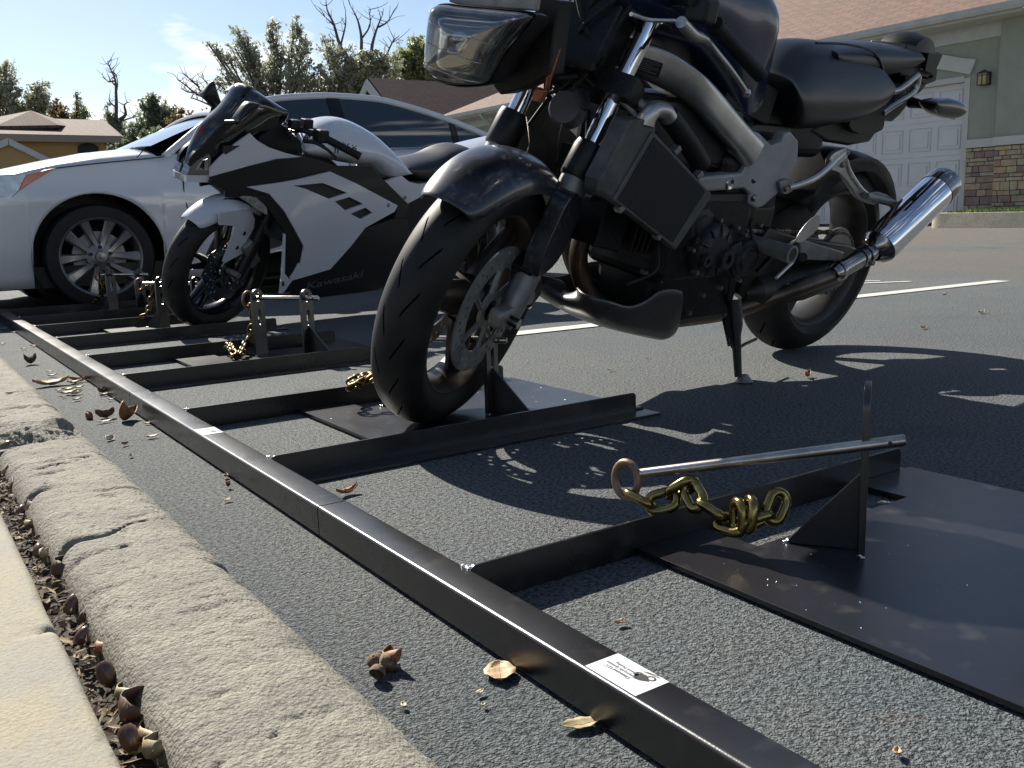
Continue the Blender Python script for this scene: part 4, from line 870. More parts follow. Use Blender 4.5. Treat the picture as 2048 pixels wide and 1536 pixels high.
def tyre(bk, c, rad, wd, rimr, mt, par, name='tyre', st=True):
    hw = wd/2; prof_ = []; nn = 20
    for i in range(nn+1):
        a = -1+2*i/nn; lat = hw*math.sin(a*math.pi/2*.98); cr_ = (rad-hw*.92)+hw*.92*math.cos(a*math.pi/2*.98); prof_.append((cr_, lat))
    prof_ = [(rimr-.004, -hw*.72), (rimr+.012, -hw*.86)]+prof_+[(rimr+.012, hw*.86), (rimr-.004, hw*.72)]
    m = MB().lathe(prof_, (0, 0, 0), (0, 1, 0), 96, closed=False); np_ = len(prof_)
    ax = Vector((0, 1, 0)); me_vs = m.v
    m.xf(lambda v: (bk.S(c+v) if st else c+v)); o = m.build(name, mt, par, smooth=60, recalc=False)
    uvl = o.data.uv_layers.new(name='UVMap')
    for p in o.data.polygons:
        for k, li in enumerate(p.loop_indices):
            vi = o.data.loops[li].vertex_index; i = vi//np_; j = vi % np_
            if i == 0 and p.index//(np_-1) == 95: i = 96
            uvl.data[li].uv = (i/96, prof_[j][1]/hw if 1 < j < np_-2 else 1.)
    return o
def rim(bk, c, rimr, wd, mt, par, nsp=3, st=True, twin=False, ang0=.3, hubr=.045, spw=.030):
    T = (lambda v: bk.S(c+v)) if st else (lambda v: c+v); hw = wd/2; m = MB()
    m.lathe([(rimr, -hw), (rimr-.006, -hw), (rimr-.012, -hw+.006), (rimr-.022, -hw+.025), (rimr-.026, 0), (rimr-.022, hw-.025), (rimr-.012, hw-.006), (rimr-.006, hw), (rimr, hw), (rimr+.001, 0)], (0, 0, 0), (0, 1, 0), 72, closed=True)
    m.lathe([(0, -.055), (hubr*.7, -.055), (hubr, -.04), (hubr, .04), (hubr*.7, .055), (0, .055)], (0, 0, 0), (0, 1, 0), 28)
    for i in range(nsp):
        for off in ((-.16, .16) if twin else (0,)):
            a = ang0+2*math.pi*i/nsp; d = Vector((math.cos(a), 0, math.sin(a))); a2 = a+off; d2 = Vector((math.cos(a2), 0, math.sin(a2))); q = Vector((-math.sin(a), 0, math.cos(a)))
            rows = []
            for f_ in (0., .25, .5, .75, 1.):
                cc = (d*hubr*.8).lerp(d2*(rimr-.022), f_); w_ = lerp(spw*1.25, spw*.8, f_)*(.62 if twin else 1); th = lerp(.032, .020, f_); rows.append([cc+q*w_*math.cos(t_)*1.0+Vector((0, th*math.sin(t_), 0)) for t_ in [2*math.pi*k/10 for k in range(10)]])
            m.grid(rows, closedv=True, capu=True)
    m.xf(T); return m.build('rim', mt, par, smooth=45)
def rotor(bk, c, lat, r0, r1, mt, par, st=True, petal=False):
    T = (lambda v: bk.S(c+v)) if st else (lambda v: c+v); n = 120; rad = [r0+(r1-r0)*k/5 for k in range(6)]; vs = []; fs = []
    for i in range(n):
        a = 2*math.pi*i/n; w_ = (.006*math.cos(a*10) if petal else 0)
        for r_ in rad: vs.append(Vector((math.cos(a)*(r_+w_*(r_-r0)/(r1-r0)), lat, math.sin(a)*(r_+w_*(r_-r0)/(r1-r0)))))
    for i in range(n):
        for k in range(5):
            if (k == 1 and i % 8 == 2) or (k == 2 and i % 8 == 5) or (k == 3 and i % 8 == 0): continue
            fs.append((i*6+k, ((i+1) % n)*6+k, ((i+1) % n)*6+k+1, i*6+k+1))
    m = MB().add(vs, fs); m.xf(T); o = m.build('brake_disc', mt, par, smooth=0, recalc=False); sd = o.modifiers.new('s', 'SOLIDIFY'); sd.thickness = .0045; sd.offset = 0
    m = MB()
    for i in range(6):
        a = 2*math.pi*i/6+.2; d = Vector((math.cos(a), 0, math.sin(a))); d2 = Vector((math.cos(a+.35), 0, math.sin(a+.35)))
        m.tube([d*.035+Vector((0, lat-.002, 0)), d2*(r0+.004)+Vector((0, lat, 0))], [.007, .005], 6)
        m.lathe([(.004, -.004), (.008, -.004), (.008, .004), (.004, .004)], d2*(r0+.001)+Vector((0, lat, 0)), (0, 1, 0), 10, closed=True)
    m.lathe([(.024, -.004), (.045, -.004), (.045, .004), (.024, .004)], Vector((0, lat, 0)), (0, 1, 0), 30, closed=True)
    m.xf(T).build('disc_carrier', mt if petal else ALUD, o, smooth=40)
    return o

# ============ dark naked motorcycle ============
bk = Bike((2.475, 2.026), 3.266, .252, .434, 1.43, R(24.8), .097, .006)
B = thing('motorcycle', None, 'large dark navy naked motorcycle with square headlight and alloy frame, nearest the camera', 'motorcycle', 'motorcycles parked in the rack', M=bk.M)
AX, S, L_, = bk.ax, bk.S, bk.L
WC = Vector((1.43, 0, .30)); RC = Vector((0, 0, .315))
fw_ = tag(bpy.data.objects.new('front_wheel', None)); col.objects.link(fw_); fw_.parent = B
tyre(bk, WC, .30, .122, .216, TYREM, fw_); BRZR = mat('dark bronze rim', (.07, .055, .045), .4, metal=.6, var=.3, vscale=20, dust=.15)
rim(bk, WC, .218, .09, BRZR, fw_, 3, spw=.034, hubr=.05)
for s_ in (1, -1): rotor(bk, WC, s_*.062, .100, .148, ALUD, fw_)
MB().tube([S(WC+Vector((0, -.14, 0))), S(WC+Vector((0, .14, 0)))], .012, 12).build('axle', CHROMED, fw_)
rw_ = bpy.data.objects.new('rear_wheel', None); col.objects.link(rw_); rw_.parent = B
tyre(bk, RC, .315, .172, .218, TYREM, rw_, st=False); rim(bk, RC, .220, .135, mat('grey rim', (.07, .065, .06), .45, metal=.4, var=.3, vscale=12, dust=.2), rw_, 3, st=False, ang0=.9, spw=.034, hubr=.055)
rotor(bk, RC, .078, .07, .110, ALUD, rw_, st=False)
m = MB(); m.lathe([(.03, .085), (.088, .085), (.100, .086), (.100, .092), (.088, .093), (.03, .093)], RC, (0, 1, 0), 40, closed=True); m.build('sprocket', ALUD, rw_)
# fork
def FK(s_, lat, dx=-.035): return Vector((1.43+dx, lat, .30))+AX*s_
for sd_ in (1, -1):
    lt_ = .098*sd_
    m = MB(); m.tube([S(FK(.32, lt_)), S(FK(.80, lt_))], .0205, 24); fk = m.build('fork_tube', CHROME, B)
    m = MB(); m.tube([S(FK(-.035, lt_)), S(FK(0, lt_)), S(FK(.05, lt_)), S(FK(.10, lt_)), S(FK(.22, lt_)), S(FK(.26, lt_)), S(FK(.345, lt_))], [.018, .026, .028, .027, .027, .030, .032], 24); sl_ = m.build('fork_slider', ALUD, B)
    m = MB(); m.tube([S(FK(.325, lt_)), S(FK(.33, lt_)), S(FK(.395, lt_)), S(FK(.408, lt_)), S(FK(.41, lt_))], [.034, .0365, .0365, .034, .022], 24); m.build('fork_boot', BLACK, B)
    m = MB(); m.box((0, 0, 0), (.075, .04, .045)); m.xf(lambda v: S(Vector((1.43, lt_*.98, .30))+v)); m.build('axle_clamp', ALUD, sl_, smooth=0, bevel=.012, seg=3)
    # caliper behind the slider
    m = MB(); cq = WC+Vector((-.098, sd_*.085, .062)); m.box((0, 0, 0), (.055, .060, .125), Matrix.Rotation(R(30), 3, 'Y')); m.xf(lambda v: S(cq+v)); cl_ = m.build('brake_caliper', BLACK, B, smooth=0, bevel=.008, seg=3)
    m = MB()
    for z_ in (-.032, .022): m.lathe([(0, 0), (.015, 0), (.017, -.004), (.013, -.006)], cq+Vector((.01, sd_*.033, z_)), (0, sd_, 0), 16)
    m.xf(lambda v: S(v)).build('piston_cap', ALUD, cl_)
    m = MB(); m.tube(spline([S(cq+Vector((-.01, 0, .06))), S(cq+Vector((-.05, 0, .16))), S(FK(.33, lt_*.9, -.09)), S(FK(.47, lt_*.5, -.06))], 8), .0045, 8); m.build('brake_hose', RUBBER, B)
for s_, hgt, dx in ((.515, .050, 0), (.78, .035, 0)):
    m = MB(); c = FK(s_, 0); q = [(-.145+.0, -.035), (-.12, -.045), (.0, -.09), (.12, -.045), (.145, -.035), (.145, .035), (.12, .045), (0, .03), (-.12, .045), (-.145, .035)]
    fx = Vector((math.cos(R(24.8)), 0, math.sin(R(24.8))))
    m.prism([S(c+Vector((0, a, 0))+fx*b_) for a, b_ in sm([Vector(t) for t in q], 3)], (S(AX*hgt)-S(Vector((0, 0, 0))))); m.build('triple_clamp', BLACK if s_ < .6 else ALUD, B, smooth=30, bevel=.006)
# front fender : shell over the tyre
def fender_shell(wc, rad, a0, a1, hw, lip, n=30, k=14, side=1.0):
    rows = []
    for i in range(n+1):
        a = R(lerp(a0, a1, i/n)); d = Vector((math.cos(a), 0, math.sin(a))); f_ = math.sin(math.pi*min(1, max(0, i/n)))**.5; row = []
        for j in range(k+1):
            t = -1+2*j/k; th = t*R(100); w_ = hw*(.62+.38*f_); r_ = rad-(lip*(.45+.55*f_)*side)*(1-math.cos(th))*.5; row.append(wc+d*r_+Vector((0, w_*math.sin(th)*(1 if abs(t) < .9 else 1), 0)))
        rows.append(row)
    return rows
rows = fender_shell(WC, .338, 50, 158, .088, .108)
o = MB().grid(rows).xf(S).build('front_fender', NAVY, B, smooth=70, recalc=False); q = o.modifiers.new('s', 'SOLIDIFY'); q.thickness = .004; o.modifiers.new('u', 'SUBSURF').render_levels = 1
fd = o
for sd_ in (1, -1):
    pts = [(.02, .075), (.060, .05), (.06, .0), (.045, -.10), (.015, -.125), (-.05, -.07), (-.055, .0), (-.045, .055)]
    c = FK(.22, .088*sd_); fx = Vector((math.cos(R(24.8)), 0, math.sin(R(24.8))))
    m = MB().prism([S(c+fx*a+AX*b_+Vector((0, 0, 0))) for a, b_ in sm([Vector(t) for t in pts], 3)], S(Vector((0, sd_*.042, 0)))-S(Vector((0, 0, 0)))); m.build('fender_stay', NAVY, B, smooth=30, bevel=.012, seg=3)
# headlight : outline traced in the fork frame on x=1.55, lens bulges forward
XP = 1.52
def hl(px, py, x=XP): return bk.LX(px, py, x, True)
ol = sm([hl(*p) for p in ((872, 28), (866, 70), (862, 118), (866, 146), (884, 163), (925, 171), (975, 166), (988, 150), (1012, 108), (1064, 42), (1066, 30), (1040, 24), (935, 14), (885, 10))], 4)
cen = sum(ol, Vector((0, 0, 0)))/len(ol); rows = []
for sc_, fx_ in ((1.0, -.03), (1.0, 0), (.985, .018), (.93, .036), (.80, .050), (.55, .060), (.25, .064), (.02, .065)):
    rows.append([Vector((cen.x+fx_, cen.y+(p.y-cen.y)*sc_, cen.z+(p.z-cen.z)*sc_)) for p in ol])
hd_ = bpy.data.objects.new('headlight', None); col.objects.link(hd_); hd_.parent = B
o = MB().grid(rows, closedv=True).xf(S).build('lens', LENS, hd_, smooth=60); q = o.modifiers.new('s', 'SOLIDIFY'); q.thickness = .003
rows = []
REFL = mat('reflector', (.50, .49, .45), .2, metal=1., var=.5, vscale=9, c2=(.14, .13, .12))
for sc_, fx_ in ((.97, -.002), (.95, -.012), (.80, -.06), (.5, -.095), (.1, -.11)): rows.append([Vector((cen.x+fx_, cen.y+(p.y-cen.y)*sc_, cen.z+(p.z-cen.z)*sc_)) for p in ol])
MB().grid(rows, closedv=True).xf(S).build('reflector', REFL, hd_, smooth=50)
rows = []
for sc_, fx_ in ((1.03, .004), (1.05, -.01), (1.02, -.05), (.85, -.11), (.5, -.15), (.05, -.16)): rows.append([Vector((cen.x+fx_, cen.y+(p.y-cen.y)*sc_, cen.z+(p.z-cen.z)*sc_)) for p in ol])
MB().grid(rows, closedv=True).xf(S).build('housing', BLACK, hd_, smooth=50)
m = MB(); m.lathe([(0, .05), (.018, .045), (.022, .02), (.022, -.03)], (0, 0, 0), (1, 0, 0), 20); m.xf(lambda v: S(Vector((cen.x-.03, cen.y-.02, cen.z))+v)).build('bulb_shield', CHROMED, hd_)
m = MB()
for zf in (-.055, -.018, .02):
    ys_ = []
    for k in range(len(ol)):
        p, q = ol[k], ol[(k+1) % len(ol)]
        if (p.z-cen.z-zf)*(q.z-cen.z-zf) <= 0 and abs(p.z-q.z) > 1e-9: ys_.append(p.y+(q.y-p.y)*(cen.z+zf-p.z)/(q.z-p.z))
    y0_, y1_ = min(ys_), max(ys_)
    m.tube([Vector((cen.x+.0635-abs(t)**7*.065, (y0_+y1_)/2+t*(y1_-y0_)/2*.99, cen.z+zf)) for t in [-.97+i*.0808 for i in range(25)]], .0006, 5)
m.xf(S).build('lens_line', mat('lens ridge', (.5, .5, .5), .15, spec=.6), hd_)
def bpr(name, pts, lat, th, mt, st=False, bev=.003, smooth_=0, par=None, label=None, holes=(), seg=2):
    P = [L_(x, y, lat, st) for x, y in pts]
    if smooth_: P = sm(P, smooth_)
    hs = [[L_(x, y, lat, st) for x, y in h] for h in holes]
    m = MB().prism(P, (0, -th, 0), hs)
    if st: m.xf(S)
    return m.build(name, mt, par or B, smooth=35, bevel=bev, label=label, seg=seg)
# cowl bracket above the headlight and its stay
m = MB().prism([hl(*p, 1.50) for p in ((897, 4), (940, 14), (1070, 22), (1075, -8), (990, -10), (900, -12))], (-.02, 0, 0)).xf(S).build('cowl_bracket', ALUD, B, smooth=0, bevel=.003)
m = MB().prism([hl(*p, 1.40) for p in ((1062, 40), (1012, 110), (985, 170), (1000, 190), (1040, 178), (1100, 150), (1110, 60), (1120, 0), (1080, -6))], (-.07, 0, 0)).xf(S).build('headlight_bracket', BLACK, B, smooth=0, bevel=.004)
# head area clutter : instruments, ignition, horn, loom
m = MB(); m.box(FK(.66, 0, -.01), (.12, .12, .24), Matrix.Rotation(R(-24.8), 3, 'Y')); m.xf(S).build('steering_head', BLACK, B, smooth=0, bevel=.01)
m = MB(); m.lathe([(0, .02), (.034, .018), (.04, .005), (.04, -.02), (.02, -.03), (0, -.03)], (0, 0, 0), (1, 0, .3), 24); m.xf(lambda v: S(FK(.47, .03, .02)+v)).build('horn', mat('horn grey', (.05, .05, .055), .5, var=.3), B)
rs = random.Random(21)
lm = MB()
for i in range(16):
    a = FK(rs.uniform(.50, .78), rs.uniform(-.08, .075), rs.uniform(-.03, .08)); c = FK(rs.uniform(.44, .70), rs.uniform(-.08, .08), rs.uniform(-.12, .05)); mid = a.lerp(c, .5)+Vector((rs.uniform(0, .06), rs.uniform(-.05, .05), rs.uniform(-.07, .03)))
    lm.tube(spline([a, mid, c], 8), rs.uniform(.0035, .009), 7)
lm.xf(S).build('wiring_loom', RUBBER, B)
m = MB(); m.tube([L_(1118, 98, .02, True), L_(1098, 155, .03, True), L_(1094, 178, .03, True)], [.004, .006, .005], 8); m.xf(S).build('copper_pipe', COPPER, B)
m = MB(); m.box((0, 0, 0), (.02, .022, .026)); m.xf(lambda v: S(L_(1080, 190, .03, True)+v)).build('rusty_bracket', COPPER, B, bevel=.003)
for pts, lt_ in ((((1053, 232), (1058, 270), (1058, 292), (1048, 314)), .0), (((1124, 248), (1117, 280), (1114, 300), (1115, 322)), .05)):
    MB().tube(spline([S(L_(x, y, lt_, True)) for x, y in pts], 6), .0016, 6).build('bare_cable', STEEL, B)
# clip-on bar, grip, clutch lever
a, c = S(L_(1385, 2, .19, True)), S(L_(1522, 152, .335, True)); d = (c-a)
a0_ = S(FK(.755, .10))
m = MB(); m.tube([a0_, a0_.lerp(a, .5), a], .011, 12); hb_ = m.build('handlebar', BLACK, B)
m = MB(); n = 26; m.tube([a.lerp(c, .30+.70*i/n) for i in range(n+1)], [.0165+(.0007 if i % 2 else 0)+(.003 if i in (0, 1) else 0) for i in range(n+1)], 18); m.build('grip', RUBBER, B)
m = MB(); m.box((0, 0, 0), (.045, .06, .05)); m.xf(lambda v: a.lerp(c, .12)+v); m.build('switch_housing', BLACK, B, smooth=0, bevel=.008, seg=3)
lv = [S(L_(x, y, q, True)) for x, y, q in ((1362, 44, .21), (1385, 68, .22), (1410, 78, .235), (1424, 92, .245), (1455, 130, .285), (1482, 168, .32), (1493, 186, .335))]
m = MB(); m.tube(spline(lv, 5), [.012, .012, .013, .013, .013, .013, .012, .012, .011, .009, .0085, .008, .0075, .0070, .0068, .0066, .0064, .0062, .006, .006, .006, .006, .006, .006, .006, .006, .006, .006, .006, .006, .006][:31], 10)
m.lathe([(0, -.0105), (.007, -.008), (.0105, 0), (.007, .008), (0, .0105)], lv[-1], (0, 0, 1), 14); m.build('clutch_lever', ALU, B)
MB().tube(spline([S(L_(1345, 62, .20, True)), S(L_(1325, 48, .18, True)), S(L_(1290, 90, .12, True)), S(L_(1250, 140, .06, True)), S(FK(.5, -.02))], 7), .0035, 8).build('clutch_cable', RUBBER, B)
MB().tube(spline([S(L_(1262, 28, .16, True)), S(L_(1300, 40, .17, True)), S(L_(1350, 42, .2, True))], 6), .004, 8).build('clutch_hose', STEEL, B)
# frame spars, both sides
sp = [(1268, 92), (1300, 84), (1345, 100), (1380, 122), (1415, 150), (1440, 176), (1470, 212), (1500, 248), (1520, 266), (1545, 290), (1566, 284), (1578, 262), (1588, 270), (1598, 280), (1596, 320), (1582, 352), (1565, 380), (1530, 412), (1512, 418), (1497, 408), (1502, 382), (1490, 376), (1420, 384), (1322, 390), (1316, 372), (1326, 362), (1420, 352), (1488, 345), (1497, 330), (1484, 308), (1450, 272), (1420, 235), (1390, 208), (1340, 180), (1290, 160), (1258, 142)]
P = [L_(x, y, .135) for x, y in sp]
clat = lambda x: .055+.085*max(0, min(1, (x-1270)/150))
UP = [L_(x, y, clat(x)) for x, y in ((1268, 76), (1300, 84), (1345, 100), (1380, 122), (1415, 150), (1440, 176), (1470, 212), (1500, 248), (1532, 282))]
LW = [L_(x, y, clat(x)) for x, y in ((1240, 134), (1262, 144), (1296, 160), (1340, 180), (1386, 208), (1416, 235), (1448, 272), (1484, 312), (1500, 336))]
UP, LW = spline(UP, 4), spline(LW, 4)
def spar(side):
    m = MB(); Q = [Vector((p.x, side*(p.y-(.035 if i < 3 or i > 33 else 0)), p.z)) for i, p in enumerate(P)]
    rows = []
    for a_, c_ in zip(UP, LW):
        cc, hv = (a_+c_)/2, (a_-c_)/2; row = []
        for k in range(24):
            t_ = 2*math.pi*k/24; ca, sa = math.cos(t_), math.sin(t_); v = cc+hv*math.copysign(abs(sa)**.62, sa)+Vector((0, .024*math.copysign(abs(ca)**.7, ca)-.02, 0)); row.append(Vector((v.x, side*v.y, v.z)))
        rows.append(row)
    sp_o = m.grid(rows, closedv=True, capu=True).build('frame_spar', ALU, B, smooth=60)
    Q2 = [Vector((p.x, side*p.y, p.z)) for p in [L_(x, y, .136) for x, y in ((1488, 252), (1520, 266), (1545, 290), (1566, 284), (1572, 266), (1582, 262), (1590, 272), (1598, 282), (1597, 320), (1582, 352), (1565, 380), (1530, 412), (1512, 418), (1497, 408), (1502, 388), (1490, 378), (1420, 384), (1322, 390), (1316, 376), (1326, 364), (1420, 352), (1484, 346), (1495, 335), (1480, 312), (1470, 290))]]
    MB().prism(Q2, (0, -side*.04, 0)).build('pivot_plate', mat('cast plate', (.36, .36, .365), .5, metal=.35, var=.2, vscale=8, bump=.0004, bscale=120), B, smooth=35, bevel=.010, seg=4)
    return sp_o
f1 = spar(1); spar(-1)
lbm = MB().prism([L_(x, y, clat(x)+.006) for x, y in ((1280, 112), (1326, 127), (1316, 156), (1268, 140))], (0, .0008, 0)); plq = lbm.build('frame_plate', BLACK, f1, smooth=0)
lp = MB()
for i in range(7):
    a, c = L_(1281, 112, clat(1281)+.0075), L_(1325, 126.5, clat(1325)+.0075); e, g_ = L_(1269, 139, clat(1269)+.0075), L_(1315, 154, clat(1315)+.0075); t = .12+.12*i
    p0 = a.lerp(e, t).lerp(c.lerp(g_, t), .06); p1 = a.lerp(e, t).lerp(c.lerp(g_, t), .9-.25*(i % 3 == 2)); dz = (e-a)*.022
    lp.add([p0, p1, p1+dz, p0+dz], [(0, 1, 2, 3)])
lp.build('plate_print', GREYINK, plq, smooth=0, recalc=False)
m = MB(); q = L_(1460, 368, .137); m.lathe([(.006, .001), (.013, .003), (.016, 0), (.016, -.01), (.006, -.01)], q, (0, 1, 0), 20, closed=True); m.build('frame_bolt', CHROMED, f1)
for x, y in ((1337, 374), (1508, 396)): MB().lathe([(0, .008), (.007, .008), (.010, .004), (.010, -.01)], L_(x, y, .138), (0, 1, 0), 14).build('frame_bolt', CHROMED, f1)
# tank
ot = [(.60, .94), (.605, .88), (.575, .80), (.585, .715), (.63, .70), (.70, .74), (.80, .80), (.92, .86), (1.08, .90), (1.17, .94), (1.16, 1.03), (1.05, 1.10), (.90, 1.125), (.76, 1.10), (.66, 1.03)]
def wt(x):
    t = (x-.575)/(1.17-.575); return .06+.105*math.sin(math.pi*min(1, max(0, (t*.86+.16))))**.6
rows_m = loft_side([tuple(v) for v in sm([Vector(t) for t in ot], 4)], lambda x: (.105+.06*min(1, max(0, (x-.575)/.10)))*(1-.35*max(0, (x-.95)/.22)), nx=30, nc=28, e=3.0)
def tankshape(v):   # knee recess and narrow top
    k = max(0, min(1, (v.z-.98)/.14)); y = v.y*(1-.32*k); kn = math.exp(-((v.x-.66)/.10)**2)*math.exp(-((v.z-.80)/.10)**2); return Vector((v.x, y*(1-.22*kn), v.z))
rows_m.xf(tankshape).build('fuel_tank', NAVYT, B, smooth=60, sub=1)
# seat
os_ = [L_(x, y, .09) for x, y in ((1560, 148), (1600, 104), (1640, 84), (1700, 88), (1750, 102), (1768, 130), (1772, 170), (1766, 205), (1735, 235), (1700, 250), (1640, 262), (1590, 262), (1572, 240), (1565, 195))]
ra_ = R(28); rc_, rs_2 = math.cos(ra_), math.sin(ra_)
os2 = [(p.x*rc_-p.z*rs_2, p.x*rs_2+p.z*rc_) for p in sm(os_, 4)]
loft_side(os2, .145, nx=30, nc=28, e=2.9).xf(lambda v: Vector((v.x*rc_+v.z*rs_2, v.y, -v.x*rs_2+v.z*rc_))).xf(lambda v: Vector((v.x, v.y*(1-.42*max(0, (v.z-.80)/.14)), v.z))).build('seat', SEATM, B, smooth=60, sub=1)
m = MB(); edge = [(1632, 86), (1690, 88), (1738, 99), (1758, 118), (1768, 150), (1772, 185), (1766, 206)]
m.tube(spline([L_(x, y, .095) for x, y in edge], 5), .0035, 6); m.build('seat_piping', BLACK, B)
op = [L_(x, y, .05) for x, y in ((1650, 100), (1658, 84), (1700, 78), (1760, 76), (1810, 84), (1828, 92), (1822, 120), (1800, 135), (1760, 150), (1700, 150), (1652, 125))]
loft_side([(p.x, p.z-.012) for p in sm(op, 4)], .095, nx=20, nc=22, e=2.6).build('pillion_seat', SEATM, B, smooth=60, sub=1)
# tail
bpr('tail_unit', ((1815, 88), (1850, 96), (1886, 108), (1872, 140), (1820, 150), (1790, 148), (1800, 120)), .06, .12, BLACK, bev=.008)
c = L_(1815, 92, 0); m = MB(); m.lathe([(.012, -.07), (.085, -.06), (.098, -.02), (.098, .02), (.085, .06), (.012, .07)], c+Vector((0, 0, -.055)), (0, 1, 0), 36); m.build('tail_hump', BLACK, B)
bpr('tail_light', ((1846, 132), (1862, 121), (1858, 134), (1845, 139)), .075, .02, REDL, bev=.001); bpr('reflector', ((1845, 138), (1858, 135), (1856, 142), (1846, 142)), .077, .02, WHITE, bev=.001)
bpr('tail_bracket', ((1858, 106), (1886, 110), (1868, 150), (1850, 142)), .085, .03, BLACK, bev=.002)
bpr('plate_bracket', ((1800, 134), (1876, 138), (1872, 162), (1852, 170), (1838, 158), (1800, 150)), .07, .03, BLACK, bev=.003, holes=(((1858, 151), (1866, 150), (1865, 156), (1857, 157)),))
bpr('under_tail', ((1700, 215), (1764, 170), (1800, 165), (1812, 172), (1822, 205), (1800, 232), (1785, 245), (1772, 240), (1740, 285), (1700, 292), (1655, 285), (1620, 262)), .075, .15, BLACK, bev=.01)
for pts, r_ in ((((1778, 184), (1800, 178), (1835, 150)), .0105), (((1764, 226), (1790, 208), (1828, 182), (1836, 150)), .011), (((1690, 240), (1730, 212), (1778, 188)), .009)):
    for sd_ in (1, -1): MB().tube(spline([Vector((q.x, sd_*q.y, q.z)) for q in [L_(x, y, .095) for x, y in pts]], 4), r_, 12).build('subframe_tube', ALU, B)
bpr('lock_barrel', ((1735, 210), (1745, 200), (1770, 200), (1778, 212), (1770, 240), (1765, 260), (1735, 270), (1705, 262), (1700, 240)), .10, .04, BLACK, bev=.006, smooth_=2)
# turn signal on its stalk
for sd_ in (1, -1):
    a, c = L_(1822, 205, .09), L_(1862, 212, .17); e = L_(1885, 215, .19); fl = lambda v: Vector((v.x, sd_*v.y, v.z))
    ts = loft_side([(p.x, p.z) for p in sm([L_(x, y, .195) for x, y in ((1860, 202), (1885, 195), (1908, 198), (1919, 206), (1918, 222), (1907, 237), (1880, 235), (1862, 224))], 4)], .030, .19, nx=20, nc=20, e=2.6).build('turn_signal', BLACKG, B, smooth=60) if sd_ == 1 else MB().box(fl(e), (.07, .05, .05)).build('turn_signal', BLACKG, B, bevel=.015, seg=3)
    MB().tube([fl(a), fl(a.lerp(c, .5)), fl(c)], [.017, .013, .012], 12).build('stalk', RUBBER, ts)
    if sd_ == 1: bpr('signal_lens', ((1912, 201), (1921, 207), (1920, 224), (1909, 239), (1902, 238), (1914, 222)), .205, .035, ORANGE, bev=.001, par=ts)
# engine
m = MB(); m.box((.74, 0, .44), (.36, .26, .24)); m.box((.62, 0, .55), (.20, .24, .20)); e0 = m.build('engine', ENGINE, B, smooth=0, bevel=.03, seg=3)
for nm, c0_, dirv, n_ in (('front_cylinder', (.80, 0, .46), Vector((math.cos(R(12)), 0, math.sin(R(12)))), 7), ('rear_cylinder', (.70, 0, .52), Vector((-math.cos(R(78)), 0, math.sin(R(78)))), 6)):
    c0_ = Vector(c0_); m = MB(); fx = dirv; q_ = Vector((-fx.z, 0, fx.x)); Mx = Matrix(((fx.x, 0, q_.x), (0, 1, 0), (fx.z, 0, q_.z)))
    for i in range(n_): m.box(c0_+dirv*(.06+.020*i), (.007, .20, .19), Mx)
    m.box(c0_+dirv*.12, (.22, .16, .15), Mx); m.box(c0_+dirv*.27, (.09, .20, .21), Mx); m.build(nm, ENGINE, e0, smooth=0, bevel=.004)
for px, py, lt_, r_, th in ((1438, 505, .165, .072, .05), (1410, 455, .14, .05, .04), (1500, 520, .15, .055, .04)):
    c = L_(px, py, lt_); m = MB(); m.lathe([(0, 0), (r_*.55, -.001), (r_*.62, -.006), (r_*.9, -.008), (r_, -.018), (r_*1.05, -th)], c, (0, 1, 0), 36); m.build('engine_cover', mat('cover black', (.03, .03, .035), .45, metal=.5, var=.3, vscale=20), e0)
for px, py, r_ in ((1413, 522, .016), (1454, 518, .026), (1392, 480, .008), (1375, 440, .008)):
    MB().lathe([(r_*.45, .006), (r_, .006), (r_*1.1, -.006), (r_*.5, -.006)], L_(px, py, .170), (0, 1, 0), 20, closed=True).build('cover_bolt', MATS['cover black'], e0)
bpr('clutch_cable_bracket', ((1462, 496), (1484, 483), (1486, 500), (1468, 512)), .17, .02, MATS['cover black'], bev=.003)
m = MB(); m.box((.45, 0, .42), (.16, .16, .20)); m.box((.52, 0, .60), (.28, .16, .26)); m.box((.85, 0, .68), (.42, .20, .18)); m.box((.36, 0, .70), (.34, .14, .14)); m.build('airbox', BLACK, B, smooth=0, bevel=.03, seg=3)
m = MB(); m.box((.97, 0, .60), (.10, .20, .15)); m.build('cylinder_head', ENGINE, e0, smooth=0, bevel=.02)
m = MB(); m.box((.70, 0, .27), (.38, .20, .17)); m.build('oil_pan', ENGINE, e0, smooth=0, bevel=.02)
rs = random.Random(31)
for i in range(12):
    em = MB(); p_ = Vector((rs.uniform(.56, .94), rs.uniform(.09, .13), rs.uniform(.36, .62))); q_ = p_+Vector((rs.uniform(-.2, .2), rs.uniform(-.03, .02), rs.uniform(-.2, .12))); em.tube(spline([p_, p_.lerp(q_, .5)+Vector((rs.uniform(-.03, .03), .02, rs.uniform(-.05, .05))), q_], 7), rs.choice((.004, .005, .008)), 8); em.build('engine_hose', RUBBER, e0)
em = MB()
for px, py, lt_ in ((1392, 545, .165), (1405, 590, .13), (1440, 575, .16), (1478, 560, .15), (1490, 470, .14), (1385, 500, .15), (1440, 440, .14), (1475, 455, .145), (1320, 560, .11), (1350, 600, .11), (1290, 545, .11), (1378, 625, .11), (1470, 610, .12), (1180, 395, .05), (1215, 420, .08), (1520, 450, .13)):
    em.lathe([(0, .007), (.0055, .007), (.0065, .004), (.0065, -.012)], L_(px, py, lt_), (0, 1, 0), 8)
em.build('engine_bolts', mat('bolt steel', (.16, .155, .15), .4, metal=.8), e0, smooth=30)
